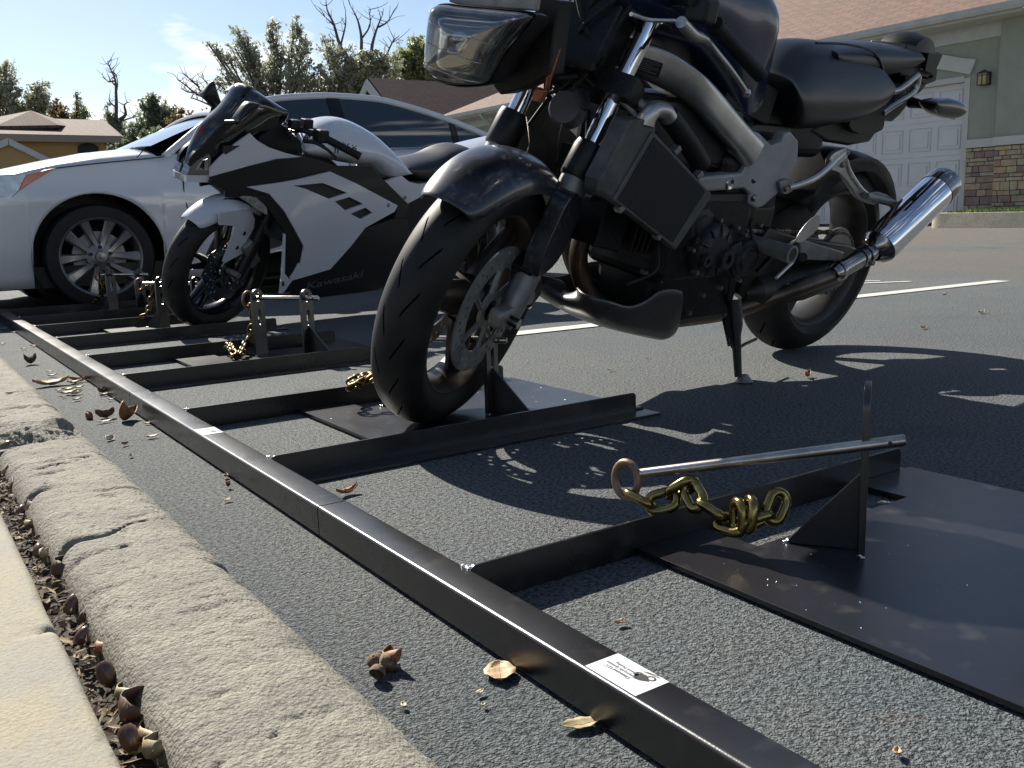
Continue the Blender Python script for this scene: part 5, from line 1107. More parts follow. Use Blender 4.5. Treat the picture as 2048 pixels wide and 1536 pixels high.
for i in range(9):
    em = MB(); a_ = R(20+i*38); cc_ = L_(1438, 505, .168); d_ = Vector((math.cos(a_), 0, math.sin(a_))); em.tube([cc_+d_*.042+Vector((0, -.004, 0)), cc_+d_*.070+Vector((0, -.012, 0))], .0028, 6); em.build('cover_rib', MATS['cover black'], e0)
# side radiators
for sd_ in (1, -1):
    fl = lambda v: Vector((v.x, sd_*v.y, v.z)); q = [fl(L_(x, y, .19)) for x, y in ((1306, 262), (1418, 382), (1346, 494), (1226, 400))]
    rd_ = MB().prism(q, (0, -sd_*.035, 0)).build('radiator', ALUD if False else mat('radiator frame', (.11, .11, .11), .5, metal=.4, var=.3, vscale=20), B, smooth=0, bevel=.003)
    cn = sum(q, Vector((0, 0, 0)))/4; q2 = [cn+(p-cn)*.91 for p in q]
    co = MB().prism([p+Vector((0, sd_*.0005, 0)) for p in q2], (0, sd_*.001, 0)).build('radiator_core', mat('radiator core', (.018, .018, .020), .7), rd_, smooth=0)
    fm = MB()
    for i in range(34):
        t = (i+.5)/34; a_, c_ = q2[0].lerp(q2[1], t), q2[3].lerp(q2[2], t); fm.tube([a_+Vector((0, sd_*.0025, 0)), c_+Vector((0, sd_*.0025, 0))], .0007, 4)
    fm.build('core_fins', mat('fin grey', (.05, .05, .055), .5, metal=.3), co, smooth=0, recalc=False)
    tk = [fl(L_(x, y, .185)) for x, y in ((1262, 238), (1312, 240), (1314, 262), (1228, 404), (1196, 388), (1200, 360), (1216, 330))]
    MB().prism(tk, (0, -sd_*.05, 0)).build('radiator_tank', mat('radiator frame', (0, 0, 0)), rd_, smooth=0, bevel=.008, seg=3)
    t2 = [fl(L_(x, y, .187)) for x, y in ((1408, 372), (1424, 388), (1420, 400), (1352, 500), (1340, 492))]
    MB().prism(t2, (0, -sd_*.03, 0)).build('radiator_tank', mat('radiator frame', (0, 0, 0)), rd_, smooth=0, bevel=.004)
    for px, py in ((1240, 415), (1316, 470), (1350, 300), (1395, 350)):
        MB().box(fl(L_(px, py, .18)), (.022, .02, .014), Matrix.Rotation(R(40), 3, 'Y')).build('radiator_tab', ALUD, rd_, smooth=0, bevel=.002)
hp = [L_(x, y, .175) for x, y in ((1290, 250), (1296, 232), (1310, 220), (1328, 222), (1338, 236))]
MB().tube(spline(hp, 5), [.020]*8+[.019]*13, 16).build('radiator_pipe', ALU, B)
MB().tube(spline([L_(x, y, .165) for x, y in ((1336, 232), (1356, 258), (1385, 300), (1402, 330))], 5), [.024]*16, 14).build('radiator_hose', RUBBER, B)
MB().tube(spline([L_(1240, 165, .07), L_(1270, 200, .11), L_(1300, 225, .14)], 5), .012, 12).build('coolant_pipe', ALUD, B)
MB().tube(spline([L_(1235, 195, .10), L_(1262, 220, .13), L_(1275, 236, .15)], 5), .006, 8).build('coolant_pipe', ALUD, B)
# exhaust
HDR = mat('header pipe', (.10, .075, .06), .38, metal=.8, var=.5, vscale=12)
hh = [L_(x, y, z_) for x, y, z_ in ((1215, 430, -.04), (1178, 455, -.06), (1160, 490, -.06), (1158, 535, -.06), (1176, 585, -.05), (1212, 618, -.03), (1260, 640, .0), (1340, 640, .03))]
MB().tube(spline(hh, 6), .0245, 16).build('header_pipe', HDR, B)
MB().tube(spline([v+Vector((-.06, -.10, .02)) for v in hh], 6), .0245, 14).build('header_pipe', HDR, B)
MB().tube(spline([L_(1340, 640, .05), L_(1450, 625, .08), L_(1530, 600, .13), L_(1600, 575, .18), L_(1665, 550, .205)], 6), .0235, 14).build('exhaust_pipe', HDR, B)
MB().tube(spline([L_(1262, 560, .02), L_(1262, 600, .02), L_(1280, 625, .02)], 4), .012, 8).build('oil_line', BLACK, B)
MB().tube([L_(1486, 588, .09), L_(1505, 584, .10), L_(1600, 566, .125), L_(1668, 545, .145), L_(1690, 536, .15)], [.02, .048, .052, .044, .02], 20).build('exhaust_collector', mat('collector black', (.025, .022, .018), .45, metal=.4, var=.4, vscale=12), B)
a, c = L_(1664, 549, .21), L_(1742, 504, .215); d = (c-a)
m = MB(); m.tube([a, a+d*.1, a+d*.9, c], [.021, .0265, .0265, .0265], 24); ex = m.build('exhaust_link_pipe', CHROMED, B)
for f_ in (.16, .72, .86):
    m = MB(); m.lathe([(.027, -.006), (.031, -.005), (.031, .005), (.027, .006)], a+d*f_, d, 28, closed=True); m.build('clamp', CHROMED, ex)
MB().box(a+d*.80+Vector((0, .032, -.012)), (.02, .012, .014)).build('clamp_bolt', ALUD, ex, bevel=.003)
for sd_ in (1, -1):
    fl = lambda v: Vector((v.x, sd_*v.y, v.z)); a2, c2 = fl(L_(1752, 498, .215)), fl(L_(1893, 362, .235)); d = c2-a2; ln = d.length
    m = MB(); m.lathe([(.030, -.02), (.050, .0), (.0535, .012), (.056, .014)], a2, d, 40); mu = m.build('muffler', CHROMED, B)
    m = MB(); m.lathe([(.056, .014), (.0565, .02), (.0565, ln*.84), (.056, ln*.845)], a2, d, 48); m.build('muffler_sleeve', CHROME, mu)
    m = MB(); m.lathe([(.0575, ln*.84), (.0575, ln*.90), (.055, ln*.97), (.050, ln), (.030, ln*1.0), (.028, ln*.9), (0, ln*.9)], a2, d, 48); m.build('muffler_cap', CHROMED, mu)
if True:
    q = L_(1838, 372, .29); m = MB(); m.lathe([(.0572, .02), (.0572, .05)], a2*1, d, 8) if False else None
# belly pan
BEL = mat('belly pan grey', (.035, .034, .033), .38, coat=.2, var=.25, vscale=9, dust=.1)
tpx = spline([Vector(v) for v in ((1153, 574), (1166, 585), (1190, 594), (1222, 602), (1258, 611), (1290, 600), (1318, 580), (1345, 575), (1366, 580))], 4)
bpx = spline([Vector(v) for v in ((1153, 582), (1158, 602), (1176, 624), (1204, 644), (1236, 658), (1270, 667), (1305, 675), (1335, 680), (1352, 668))], 4)
rows = []
for k, (a_, c_) in enumerate(zip(tpx, bpx)):
    t = k/(len(tpx)-1); w_ = .128*min(1, t/.35+.02)**.5
    T_, Bm = L_(a_.x, a_.y, w_), L_(c_.x, c_.y, w_*.86); n_ = 8; half = [T_.lerp(Bm, q/4) + Vector((0, .006*math.sin(math.pi*q/4), 0)) for q in range(5)]
    for q in range(1, 5): f_ = q/4; half.append(Vector((Bm.x, Bm.y*(1-f_), Bm.z-.012*math.sin(f_*math.pi/2))))
    rows.append(half+[Vector((v.x, -v.y, v.z)) for v in half[-2::-1]])
o = MB().grid(rows).build('belly_pan', BEL, B, smooth=60, recalc=False); q = o.modifiers.new('s', 'SOLIDIFY'); q.thickness = .007; q.offset = 0; q = o.modifiers.new('u', 'SUBSURF'); q.render_levels = 1
# foot controls
c = L_(1555, 500, .19); m = MB(); m.tube([c+Vector((0, -.10, 0)), c+Vector((0, -.02, 0)), c+Vector((0, .045, 0))], [.020, .022, .025], 24); m.lathe([(.018, 0), (.025, 0), (.025, .003), (.018, .003)], c+Vector((0, .045, 0)), (0, 1, 0), 24, closed=True); fp = m.build('pivot_boss', ALUD, B)
MB().lathe([(0, 0), (.018, 0)], c+Vector((0, .0462, 0)), (0, 1, 0), 20).build('boss_cap', INK, fp, smooth=0)
bpr('heel_guard', ((1592, 482), (1600, 465), (1618, 442), (1634, 431), (1641, 436), (1638, 454), (1622, 472), (1600, 485)), .155, .003, ALU, bev=.001, smooth_=3)
MB().tube([L_(1594, 480, .15), L_(1572, 492, .15)], .004, 8).build('guard_stay', ALUD, B)
bpr('foot_bracket', ((1600, 484), (1610, 480), (1690, 505), (1680, 522), (1612, 520), (1600, 510)), .15, .02, ALUD, bev=.004)
MB().tube([L_(1552, 556, .17), L_(1594, 516, .16)], .0055, 8).build('shift_rod', ALU, B)
bpr('shift_lever', ((1515, 545), (1545, 512), (1550, 516), (1520, 552)), .165, .012, BLACK, bev=.003)
MB().tube([L_(1600, 515, .15), L_(1606, 514, .24)], .012, 12).build('foot_peg', RUBBER, B); MB().lathe([(0, .006), (.008, .005), (.009, 0)], L_(1576, 571, .16), (0, 1, 0), 12).build('pivot_bolt', ALU, B)
# swing arm, chain, hugger
bpr('swing_arm', ((1540, 455), (1600, 475), (1700, 490), (1718, 498), (1722, 520), (1700, 530), (1640, 548), (1560, 590), (1500, 605), (1480, 590), (1500, 520)), .105, .05, mat('swing arm', (.035, .033, .032), .4, metal=.5, var=.3, vscale=10), bev=.012, seg=3)
m = MB().box((.25, -.11, .36), (.62, .04, .07)); m.build('swing_arm', MATS['swing arm'], B, bevel=.012)
m = MB(); loop = []
for i in range(60):
    t = i/60
    fr_, rr_ = Vector((.60, .088, .405)), Vector((0, .088, .315)); r0, r1 = .034, .096
    if t < .35: loop.append(rr_.lerp(fr_, t/.35)+Vector((0, 0, lerp(r1, r0, t/.35))))
    elif t < .5: a = math.pi/2-math.pi*(t-.35)/.15; loop.append(fr_+Vector((r0*math.cos(a), 0, r0*math.sin(a))))
    elif t < .85: loop.append(fr_.lerp(rr_, (t-.5)/.35)+Vector((0, 0, -lerp(r0, r1, (t-.5)/.35))))
    else: a = -math.pi/2-math.pi*(t-.85)/.15; loop.append(rr_+Vector((r1*math.cos(a), 0, r1*math.sin(a))))
m.tube(loop, [.009 if i % 2 else .0055 for i in range(60)], 6, closed=True); lp2 = []
for i in range(60):
    a_, c_ = loop[i], loop[(i+1) % 60]
    for f_ in (.25, .75): m.lathe([(0, -.009), (.0042, -.009), (.0042, .009), (0, .009)], a_.lerp(c_, f_), (0, 1, 0), 6)
m.build('drive_chain', mat('chain steel', (.12, .11, .10), .35, metal=.9, var=.4, vscale=60), B, smooth=30, recalc=False)
rows = []
for i in range(13):
    a = R(lerp(35, 150, i/12)); rows.append([RC+Vector((math.cos(a)*r_, y_, math.sin(a)*r_)) for y_, r_ in ((-.105, .29), (-.10, .33), (-.06, .338), (0, .34), (.06, .338), (.10, .33), (.105, .29))])
o = MB().grid(rows).build('hugger', BLACK, B, smooth=60, recalc=False); o.modifiers.new('s', 'SOLIDIFY').thickness = .003
# pillion peg bracket : Y shaped casting and link arm
bpr('peg_hanger', ((1662, 318), (1672, 305), (1694, 296), (1698, 306), (1694, 322), (1700, 340), (1730, 380), (1745, 390), (1758, 400), (1750, 410), (1722, 400), (1705, 378), (1678, 345), (1662, 340)), .15, .018, ALU, bev=.005, smooth_=2, seg=3)
MB().tube(spline([L_(x, y, .15) for x, y in ((1692, 320), (1700, 345), (1722, 378), (1740, 392))], 4), .007, 8).build('peg_hanger_brace', ALU, B)
MB().tube(spline([L_(x, y, .145) for x, y in ((1575, 375), (1600, 368), (1630, 355), (1655, 335), (1672, 318), (1692, 302))], 4), [.011]*21, 10).build('frame_link', ALU, B)
bpr('link_lug', ((1560, 365), (1578, 358), (1590, 366), (1584, 384), (1566, 388)), .148, .016, ALUD, bev=.004, smooth_=2)
for x, y in ((1572, 378), (1686, 330), (1694, 304)): MB().lathe([(.003, .006), (.007, .006), (.0085, 0), (.004, 0)], L_(x, y, .152), (0, 1, 0), 14, closed=True).build('hanger_bolt', CHROMED, B)
MB().tube(spline([L_(x, y, .17) for x, y in ((1732, 392), (1760, 398), (1808, 410))], 4), [.011, .010, .010, .009, .008, .008, .007, .006, .005], 10).build('pillion_peg', ALUD, B)
bpr('peg_plate', ((1728, 388), (1758, 384), (1776, 390), (1792, 402), (1765, 402), (1740, 400)), .16, .012, ALUD, bev=.003)
# side stand with spring
a, c = L_(1468, 600, .15), L_(1477, 762, .235); m = MB(); d = c-a
m.tube([a, a+d*.3, a+d*.45, a+d*.95], [.020, .020, .013, .010], 14); sst = m.build('side_stand', BLACK, B)
gz = bk.Mi @ Vector((*(bk.M @ c).xy, .004)); gw = bk.M @ gz
m = MB(); m.lathe([(0, 0), (.020, 0), (.024, .003), (.018, .012), (.010, .022)], (0, 0, 0), bk.Mi.to_3x3() @ Vector((0, 0, 1)), 20); m.xf(lambda v: gz+v+Vector((-.012, .01, 0))).build('stand_foot', ALUD, sst)
s0, s1 = L_(1450, 636, .165), L_(1462, 690, .185); m = MB(); n = 90; d = s1-s0; u_ = d.orthogonal().normalized(); v_ = d.normalized().cross(u_)
m.tube([s0+d*(i/n)+(u_*math.cos(i*1.05)+v_*math.sin(i*1.05))*.0085 for i in range(n+1)], .0022, 5); m.build('stand_spring', BLACK, sst, recalc=False)
MB().tube(spline([s0, L_(1444, 628, .16), L_(1448, 622, .155)], 3), .003, 6).build('spring_hook', BLACK, sst)
MB().tube([s1, L_(1466, 698, .19)], .003, 6).build('spring_hook', BLACK, sst)
MB().tube([L_(1476, 697, .195), L_(1490, 688, .17), L_(1512, 678, .15)], .0045, 8).build('stand_tang', BLACK, sst)
# ============ white sports motorcycle ============
nk = Bike((2.60, 4.49), R(192), .25, R(18), 1.405, R(27), .093, .008)
NB = thing('motorcycle', None, 'smaller white and black faired sports motorcycle in front of the white car', 'motorcycle', 'motorcycles parked in the rack', M=nk.M)
def Z(x, y): return (350+x/3.4133, 130+y/3.4133)
def npr(name, pts, lat, th, mt, st=False, bev=.003, smooth_=0, par=None, holes=(), seg=2, both=False, crown=0.):
    bend = both and not st
    LF_ = lambda x: lat*(1-.62*(lambda k: k*k*(3-2*k))(max(0, min(1, (x-1.12)/.50)))) if bend else lat
    def tp(x, y):
        p = nk.L(*Z(x, y), lat, st)
        if bend:
            for _ in range(8): p = nk.L(*Z(x, y), LF_(p.x))
        return p
    P = [tp(x, y) for x, y in pts]
    if smooth_: P = sm(P, smooth_)
    hs = [[tp(x, y) for x, y in h] for h in holes]; o = None
    for sd_ in ((1, -1) if both else (1,)):
        if bend:
            fl = lambda v: Vector((v.x, 0, v.z)); m = MB().prism([fl(p) for p in P], (0, -th, 0), [[fl(p) for p in h] for h in hs]); bisect_x(m, [1.12+.035*k for k in range(16)]); m.xf(lambda v: Vector((v.x, sd_*(v.y+LF_(v.x)), v.z)))
        else:
            f_ = lambda v: Vector((v.x, sd_*v.y, v.z)); m = MB().prism([f_(p) for p in P], (0, -sd_*th, 0), [[f_(p) for p in h] for h in hs])
            if st: m.xf(nk.S)
        q = m.build(name, mt, par or NB, smooth=35, bevel=bev, seg=seg); o = o or q
    return o
BK2 = mat('fairing black', (.009, .009, .011), .38, coat=.1, spec=.35, var=.2, vscale=5)
WCn = Vector((1.405, 0, .293)); RCn = Vector((0, 0, .31)); S2 = nk.S
fw2 = bpy.data.objects.new('front_wheel', None); col.objects.link(fw2); fw2.parent = NB
tyre(nk, WCn, .293, .112, .216, TYREM, fw2); rim(nk, WCn, .218, .085, BLACKG, fw2, 5, twin=True, spw=.022)
m = MB(); m.lathe([(.2185, -.041), (.2185, -.044), (.224, -.044), (.224, -.041)], (0, 0, 0), (0, 1, 0), 60, closed=True, a0=0, a1=math.pi*2); m.xf(lambda v: S2(WCn+v)).build('rim_stripe', WHITEB, fw2)
rotor(nk, WCn, .052, .085, .142, CHROMED, fw2, petal=True)
rw2 = bpy.data.objects.new('rear_wheel', None); col.objects.link(rw2); rw2.parent = NB
tyre(nk, RCn, .31, .14, .216, TYREM, rw2, st=False); rim(nk, RCn, .218, .11, BLACKG, rw2, 5, st=False, twin=True, spw=.022)
def FN(s_, lat, dx=-.04): return Vector((1.405+dx, lat, .293))+nk.ax*s_
for sd_ in (1, -1):
    MB().tube([S2(FN(-.03, sd_*.09)), S2(FN(.02, sd_*.09)), S2(FN(.30, sd_*.09))], [.022, .026, .027], 18).build('fork_slider', BLACK, NB)
    MB().tube([S2(FN(.30, sd_*.09)), S2(FN(.68, sd_*.09))], .0185, 18).build('fork_tube', CHROME, NB)
m = MB(); m.box(WCn+Vector((-.085, .075, .08)), (.06, .06, .13), Matrix.Rotation(R(35), 3, 'Y')); m.xf(S2).build('brake_caliper', ALUD, NB, smooth=0, bevel=.008)
MB().tube([S2(WCn+Vector((0, -.12, 0))), S2(WCn+Vector((0, .12, 0)))], .013, 12).build('axle', ALUD, NB)
# front fender: shell plus traced stay
o = MB().grid(fender_shell(WCn, .322, 48, 128, .075, .11)).xf(S2).build('front_fender', WHITEB, NB, smooth=70, recalc=False); o.modifiers.new('s', 'SOLIDIFY').thickness = .004; o.modifiers.new('u', 'SUBSURF').render_levels = 1
npr('fender_stay', ((300, 1010), (430, 990), (520, 1000), (548, 1050), (540, 1110), (478, 1225), (490, 1270), (338, 1356), (325, 1340), (412, 1112), (395, 1098), (300, 1092)), .085, .006, WHITEB, st=True, bev=.002, par=o)
for x, y in ((473, 1150), (424, 1247)): MB().lathe([(0, .002), (.009, .002), (.010, 0)], S2(nk.L(*Z(x, y), .086, True)), (nk.SR.to_3x3() @ Vector((0, 1, 0))), 14).build('stay_bolt', CHROMED, o)
# fairing
npr('nose_panel', ((515, 468), (560, 515), (640, 562), (760, 602), (868, 627), (700, 642), (480, 697), (300, 745), (240, 762), (245, 700), (300, 640), (420, 535)), .185, .012, WHITEB, both=True, bev=.004)
npr('side_fairing_dark', ((232, 800), (250, 768), (480, 698), (700, 643), (868, 629), (960, 642), (1100, 690), (1330, 690), (1590, 945), (1560, 1050), (1500, 1042), (1520, 962), (1060, 732), (495, 837), (640, 877), (560, 902), (345, 902), (340, 862), (250, 812)), .195, .012, BK2, both=True, bev=.003)
wf = npr('side_fairing', ((495, 835), (1060, 728), (1240, 810), (1522, 960), (1500, 1002), (1300, 1112), (1200, 1240), (1060, 1396), (800, 1472), (788, 1452), (862, 1350), (882, 1240), (750, 1000), (645, 880)), .215, .014, WHITEB, both=True, bev=.0012,
    holes=(((812, 824), (1008, 806), (1176, 874), (1052, 914), (985, 885), (890, 845)), ((1092, 932), (1192, 902), (1284, 950), (1164, 994)), ((1200, 1016), (1300, 974), (1350, 1010), (1270, 1054))))
npr('vent_shade_sheet', ((790, 800), (1020, 780), (1230, 860), (1400, 1010), (1270, 1085), (1040, 930), (860, 860)), .199, .003, INK, both=True, bev=0)  # black sheet added behind the vents, standing in for the shade inside them
npr('chin_panel', ((560, 895), (640, 880), (750, 1005), (880, 1242), (860, 1345), (785, 1462), (745, 1425), (752, 1158), (640, 985)), .205, .012, BK2, both=True)
npr('chin_edge', ((742, 1150), (756, 1156), (750, 1425), (785, 1468), (845, 1352), (852, 1366), (795, 1482), (738, 1558), (712, 1560), (728, 1425)), .215, .008, WHITEB, both=True, bev=.001)
npr('chin_hole', ((733, 1482), (745, 1478), (748, 1500), (738, 1515), (730, 1500)), .2165, .002, INK, bev=0)
npr('inner_strake', ((590, 1060), (620, 1080), (662, 1188), (615, 1155)), .16, .006, BK2, bev=.001)
bel = npr('belly_fairing', ((790, 1470), (1062, 1398), (1300, 1114), (1500, 1044), (1590, 1050), (1600, 1200), (1480, 1500), (1380, 1540), (900, 1600), (800, 1580)), .19, .02, BK2, both=True)
# lettering on belly and tank
def letters(txt, p0, p1, lat, hgt, mt, par, off=.0022, shear=.2, bold=.0):
    a, c = nk.L(*Z(*p0), lat), nk.L(*Z(*p1), lat); u_ = (c-a).normalized(); w_ = Vector((u_.z, 0, -u_.x)); w_ = w_ if w_.z > 0 else -w_
    vs, fs = text_mesh(txt, 1., .0, shear, bold); x0 = min(v.x for v in vs); x1 = max(v.x for v in vs); k = (c-a).length/(x1-x0)
    ky = hgt/.7; return MB().add([a+u_*((v.x-x0)*k)+w_*(v.y*ky)+Vector((0, off+.001, 0)) for v in vs], fs).build('lettering', mt, par, smooth=0, recalc=False)
letters('Kawasaki', (892, 1512), (1285, 1425), .19, .032, mat('dim silver print', (.10, .10, .10), .4), bel, bold=.012)
# tank, seat, tail
zt_ = [(955, 430), (1060, 385), (1160, 372), (1260, 400), (1390, 480), (1490, 590), (1548, 690), (1555, 738), (1430, 786), (1330, 692), (1250, 692), (1130, 668), (1000, 640), (900, 625), (840, 590), (860, 510)]
P = [nk.L(*Z(x, y), .08) for x, y in zt_]
tk2 = loft_side([(p.x, p.z) for p in sm(P, 3)], lambda x: .15, nx=28, nc=26, e=2.7).xf(lambda v: Vector((v.x, v.y*(1-.45*max(0, min(1, (v.z-.80)/.18))), v.z))).build('fuel_tank', WHITEB, NB, smooth=60, sub=1)
c = nk.L(*Z(1120, 380), 0); MB().lathe([(0, .012), (.028, .012), (.034, .006), (.034, -.02)], c+Vector((0, 0, -.012)), (-.25, 0, 1), 24).build('filler_cap', ALUD, tk2)
letters('Ninja', (1090, 545), (1240, 578), .158, .034, INK, tk2, bold=.02, off=0)
S3 = [nk.L(*Z(x, y), .07) for x, y in ((1548, 735), (1552, 680), (1620, 660), (1720, 640), (1800, 620), (1900, 570), (1990, 555), (2050, 600), (2000, 700), (1850, 740), (1740, 795), (1640, 800))]
loft_side([(p.x, p.z) for p in sm(S3, 3)], .13, nx=24, nc=22, e=2.6).build('seat', SEATM, NB, smooth=60, sub=1)
npr('side_cover', ((1436, 796), (1546, 756), (1600, 798), (1660, 812), (1740, 805), (1800, 800), (1790, 840), (1590, 946)), .15, .02, WHITEB, both=True)
for x, y in ((1571, 905), (1458, 958)): MB().lathe([(0, .003), (.008, .003), (.010, 0)], nk.L(*Z(x, y), .151 if x > 1500 else .216), (0, 1, 0), 14).build('panel_bolt', ALUD, NB)
m = MB(); T3 = [Vector(p) for p in ((.18, 0, .80), (-.10, 0, .88), (-.36, 0, .93), (-.40, 0, .90), (-.20, 0, .80), (.05, 0, .72), (.25, 0, .70))]
loft_side([(p.x, p.z) for p in sm(T3, 3)], lambda x: .06+.07*max(0, min(1, (x+.40)/.4)), nx=20, nc=20, e=2.6).build('tail_fairing', WHITEB, NB, smooth=60, sub=1)
# windscreen, nose, headlight
SMK = mat('smoked screen', (.010, .010, .011), .12, coat=.8)
def shell(outl, lat0, mt, name, x_in=.10, par=None):
    """curved cowl: traced near side edge at lateral lat0, sweeping round the nose to the far side"""
    P = [nk.L(*Z(x, y), 0.) for x, y in outl]; rows = []
    for p in P: rows.append([Vector((p.x-x_in*abs(t)**1.8, lat0*t, p.z-.02*t*t)) for t in [1-2*j/12 for j in range(13)]])
    o = MB().grid(rows).build(name, mt, par or NB, smooth=60, recalc=False); o.modifiers.new('s', 'SOLIDIFY').thickness = .004; return o
#shell(((690, 330), (640, 250), (520, 200), (430, 260), (330, 350), (260, 440), (200, 540)), .12, SMK, 'windscreen', .12)
#shell(((200, 545), (150, 490), (118, 560), (92, 640), (72, 720), (62, 760), (78, 806)), .06, BK2, 'nose_cone', .06)
Q = [nk.L(*Z(x, y), .02) for x, y in ((84, 790), (66, 740), (94, 620), (150, 490), (200, 405), (330, 285), (400, 200), (430, 140), (490, 137), (640, 242), (690, 300), (700, 400), (600, 470), (420, 560), (260, 680), (200, 790))]
x1_ = max(p.x for p in Q)
ra2 = R(35); c2_, s2_ = math.cos(ra2), math.sin(ra2)
loft_side([(p.x*c2_-p.z*s2_, p.x*s2_+p.z*c2_) for p in sm(Q, 3)], .125, nx=28, nc=24, e=2.2).xf(lambda v: Vector((v.x*c2_+v.z*s2_, v.y, -v.x*s2_+v.z*c2_))).xf(lambda v: Vector((v.x, v.y*(1-.72*max(0, min(1, (v.x-(x1_-.36))/.36))**1.3), v.z))).build('windscreen_cowl', SMK, NB, smooth=60, sub=1)
npr('cowl_side', ((200, 545), (330, 400), (430, 340), (560, 262), (640, 250), (700, 330), (705, 420), (610, 450), (518, 470), (425, 532), (300, 600), (240, 640), (150, 640), (100, 690), (96, 650), (140, 590)), .13, .02, BK2, both=True, bev=.006, smooth_=2)
npr('cowl_inner', ((600, 470), (720, 400), (860, 520), (870, 620), (760, 598), (640, 560), (560, 510)), .12, .05, BLACK, both=True, bev=.004)
hl2 = npr('headlight', ((82, 748), (100, 700), (150, 655), (232, 605), (246, 640), (238, 748)), .150, .05, mat('headlight glass', (.10, .10, .10), .08, coat=1., spec=.8), both=True, bev=.006, seg=3)
npr('headlight_reflector', ((140, 715), (180, 665), (220, 640), (232, 720)), .1515, .002, CHROMED, par=hl2, bev=0); npr('headlight_bowl', ((170, 700), (190, 650), (205, 645), (200, 712)), .1535, .002, BLACK, par=hl2, bev=0)
npr('nose_lip', ((76, 752), (240, 752), (240, 802), (78, 806)), .150, .10, WHITEB, both=True, bev=.004)
npr('air_intake', ((332, 552), (448, 550), (345, 612), (325, 590)), .187, .004, INK, both=True, bev=0)
npr('side_marker', ((440, 902), (520, 896), (575, 925), (622, 962), (630, 1022), (585, 1000), (520, 950)), .20, .03, mat('clear marker', (.45, .42, .38), .08, coat=1., metal=.3, var=.5, vscale=60), both=True, bev=.006, smooth_=2)
npr('red_decal', ((130, 505), (180, 415), (200, 425), (150, 490)), .13, .003, mat('red print', (.35, .02, .03), .3), bev=0)
npr('wiring_cover', ((310, 925), (350, 912), (520, 905), (530, 1000), (600, 1060), (640, 1200), (500, 1210), (545, 1100), (548, 1040), (520, 985), (440, 1000), (310, 985)), .10, .04, BLACK, bev=.004)
# mirrors
def npuff(name, pts, lat, hw, mt, st=False):
    Q = [nk.L(*Z(x, y), lat, st) for x, y in pts]; m = loft_side([(p.x, p.z) for p in sm(Q, 3)], hw, lat, nx=16, nc=16, e=2.3)
    if st: m.xf(nk.S)
    return m.build(name, mt, NB, smooth=60)
npuff('mirror', ((180, 205), (215, 150), (248, 108), (262, 112), (285, 190), (302, 262), (280, 290), (235, 268), (205, 240)), -.26, .025, BK2)
MB().tube([nk.L(*Z(265, 285), -.24), nk.L(*Z(250, 330), -.20), nk.L(*Z(300, 390), -.14)], .010, 10).build('mirror_stalk', BLACK, NB)
npuff('mirror', ((412, 380), (430, 330), (470, 270), (500, 248), (565, 262), (540, 280), (490, 310), (440, 370)), .24, .03, BK2)
MB().tube([nk.L(*Z(470, 330), .22), nk.L(*Z(420, 390), .18), nk.L(*Z(345, 392), .13)], .010, 10).build('mirror_stalk', BLACK, NB)
npuff('instrument_pod', ((395, 190), (440, 135), (490, 132), (630, 240), (645, 300), (560, 330), (470, 260), (410, 215)), 0., .07, BLACK)
# handlebar
a, c = nk.L(*Z(1010, 492), .24), nk.L(*Z(1240, 612), .34); n = 22
MB().tube([a.lerp(c, i/n) for i in range(n+1)], [.0165+(.0008 if i % 2 else 0) for i in range(n+1)], 16).build('grip', RUBBER, NB)
MB().tube([c, c+(c-a).normalized()*.018], .018, 14).build('bar_end', BLACK, NB)
MB().tube([nk.L(*Z(800, 420), .12), a], .012, 12).build('handlebar', BLACK, NB)
m = MB(); m.box(a-(c-a).normalized()*.01, (.05, .06, .055)); m.build('switch_housing', BLACK, NB, smooth=0, bevel=.008)
MB().tube(spline([nk.L(*Z(x, y), q) for x, y, q in ((880, 520, .20), (960, 530, .24), (1030, 570, .28), (1075, 610, .31), (1105, 642, .33))], 4), [.009]*8+[.007]*9, 8).build('clutch_lever', BLACK, NB)
for x, y in ((815, 405), (900, 400)): MB().box(nk.L(*Z(x, y), .15), (.045, .04, .04)).build('master_cylinder' if x < 850 else 'mirror_mount', BLACK if x > 850 else BK2, NB, smooth=0, bevel=.006)
rs = random.Random(8); lm = MB()
for i in range(14):
    a_ = nk.L(*Z(rs.uniform(690, 900), rs.uniform(370, 540)), rs.uniform(-.05, .18)); c_ = nk.L(*Z(rs.uniform(690, 960), rs.uniform(400, 560)), rs.uniform(-.05, .2)); lm.tube(spline([a_, a_.lerp(c_, .5)+Vector((0, 0, rs.uniform(-.03, .04))), c_], 6), rs.uniform(.003, .007), 6)
lm.build('cable_loom', RUBBER, NB)
# rag / tag hanging from the near grip: plastic ties
for x0, y0, x1, y1 in ((1170, 560, 1185, 535), (1185, 575, 1240, 548), (1195, 585, 1215, 560), (1100, 560, 1090, 600), (1115, 565, 1110, 600)):
    MB().tube([nk.L(*Z(x0, y0), .32), nk.L(*Z(x1, y1), .33)], .0028, 6).build('cable_tie', BLACK, NB)
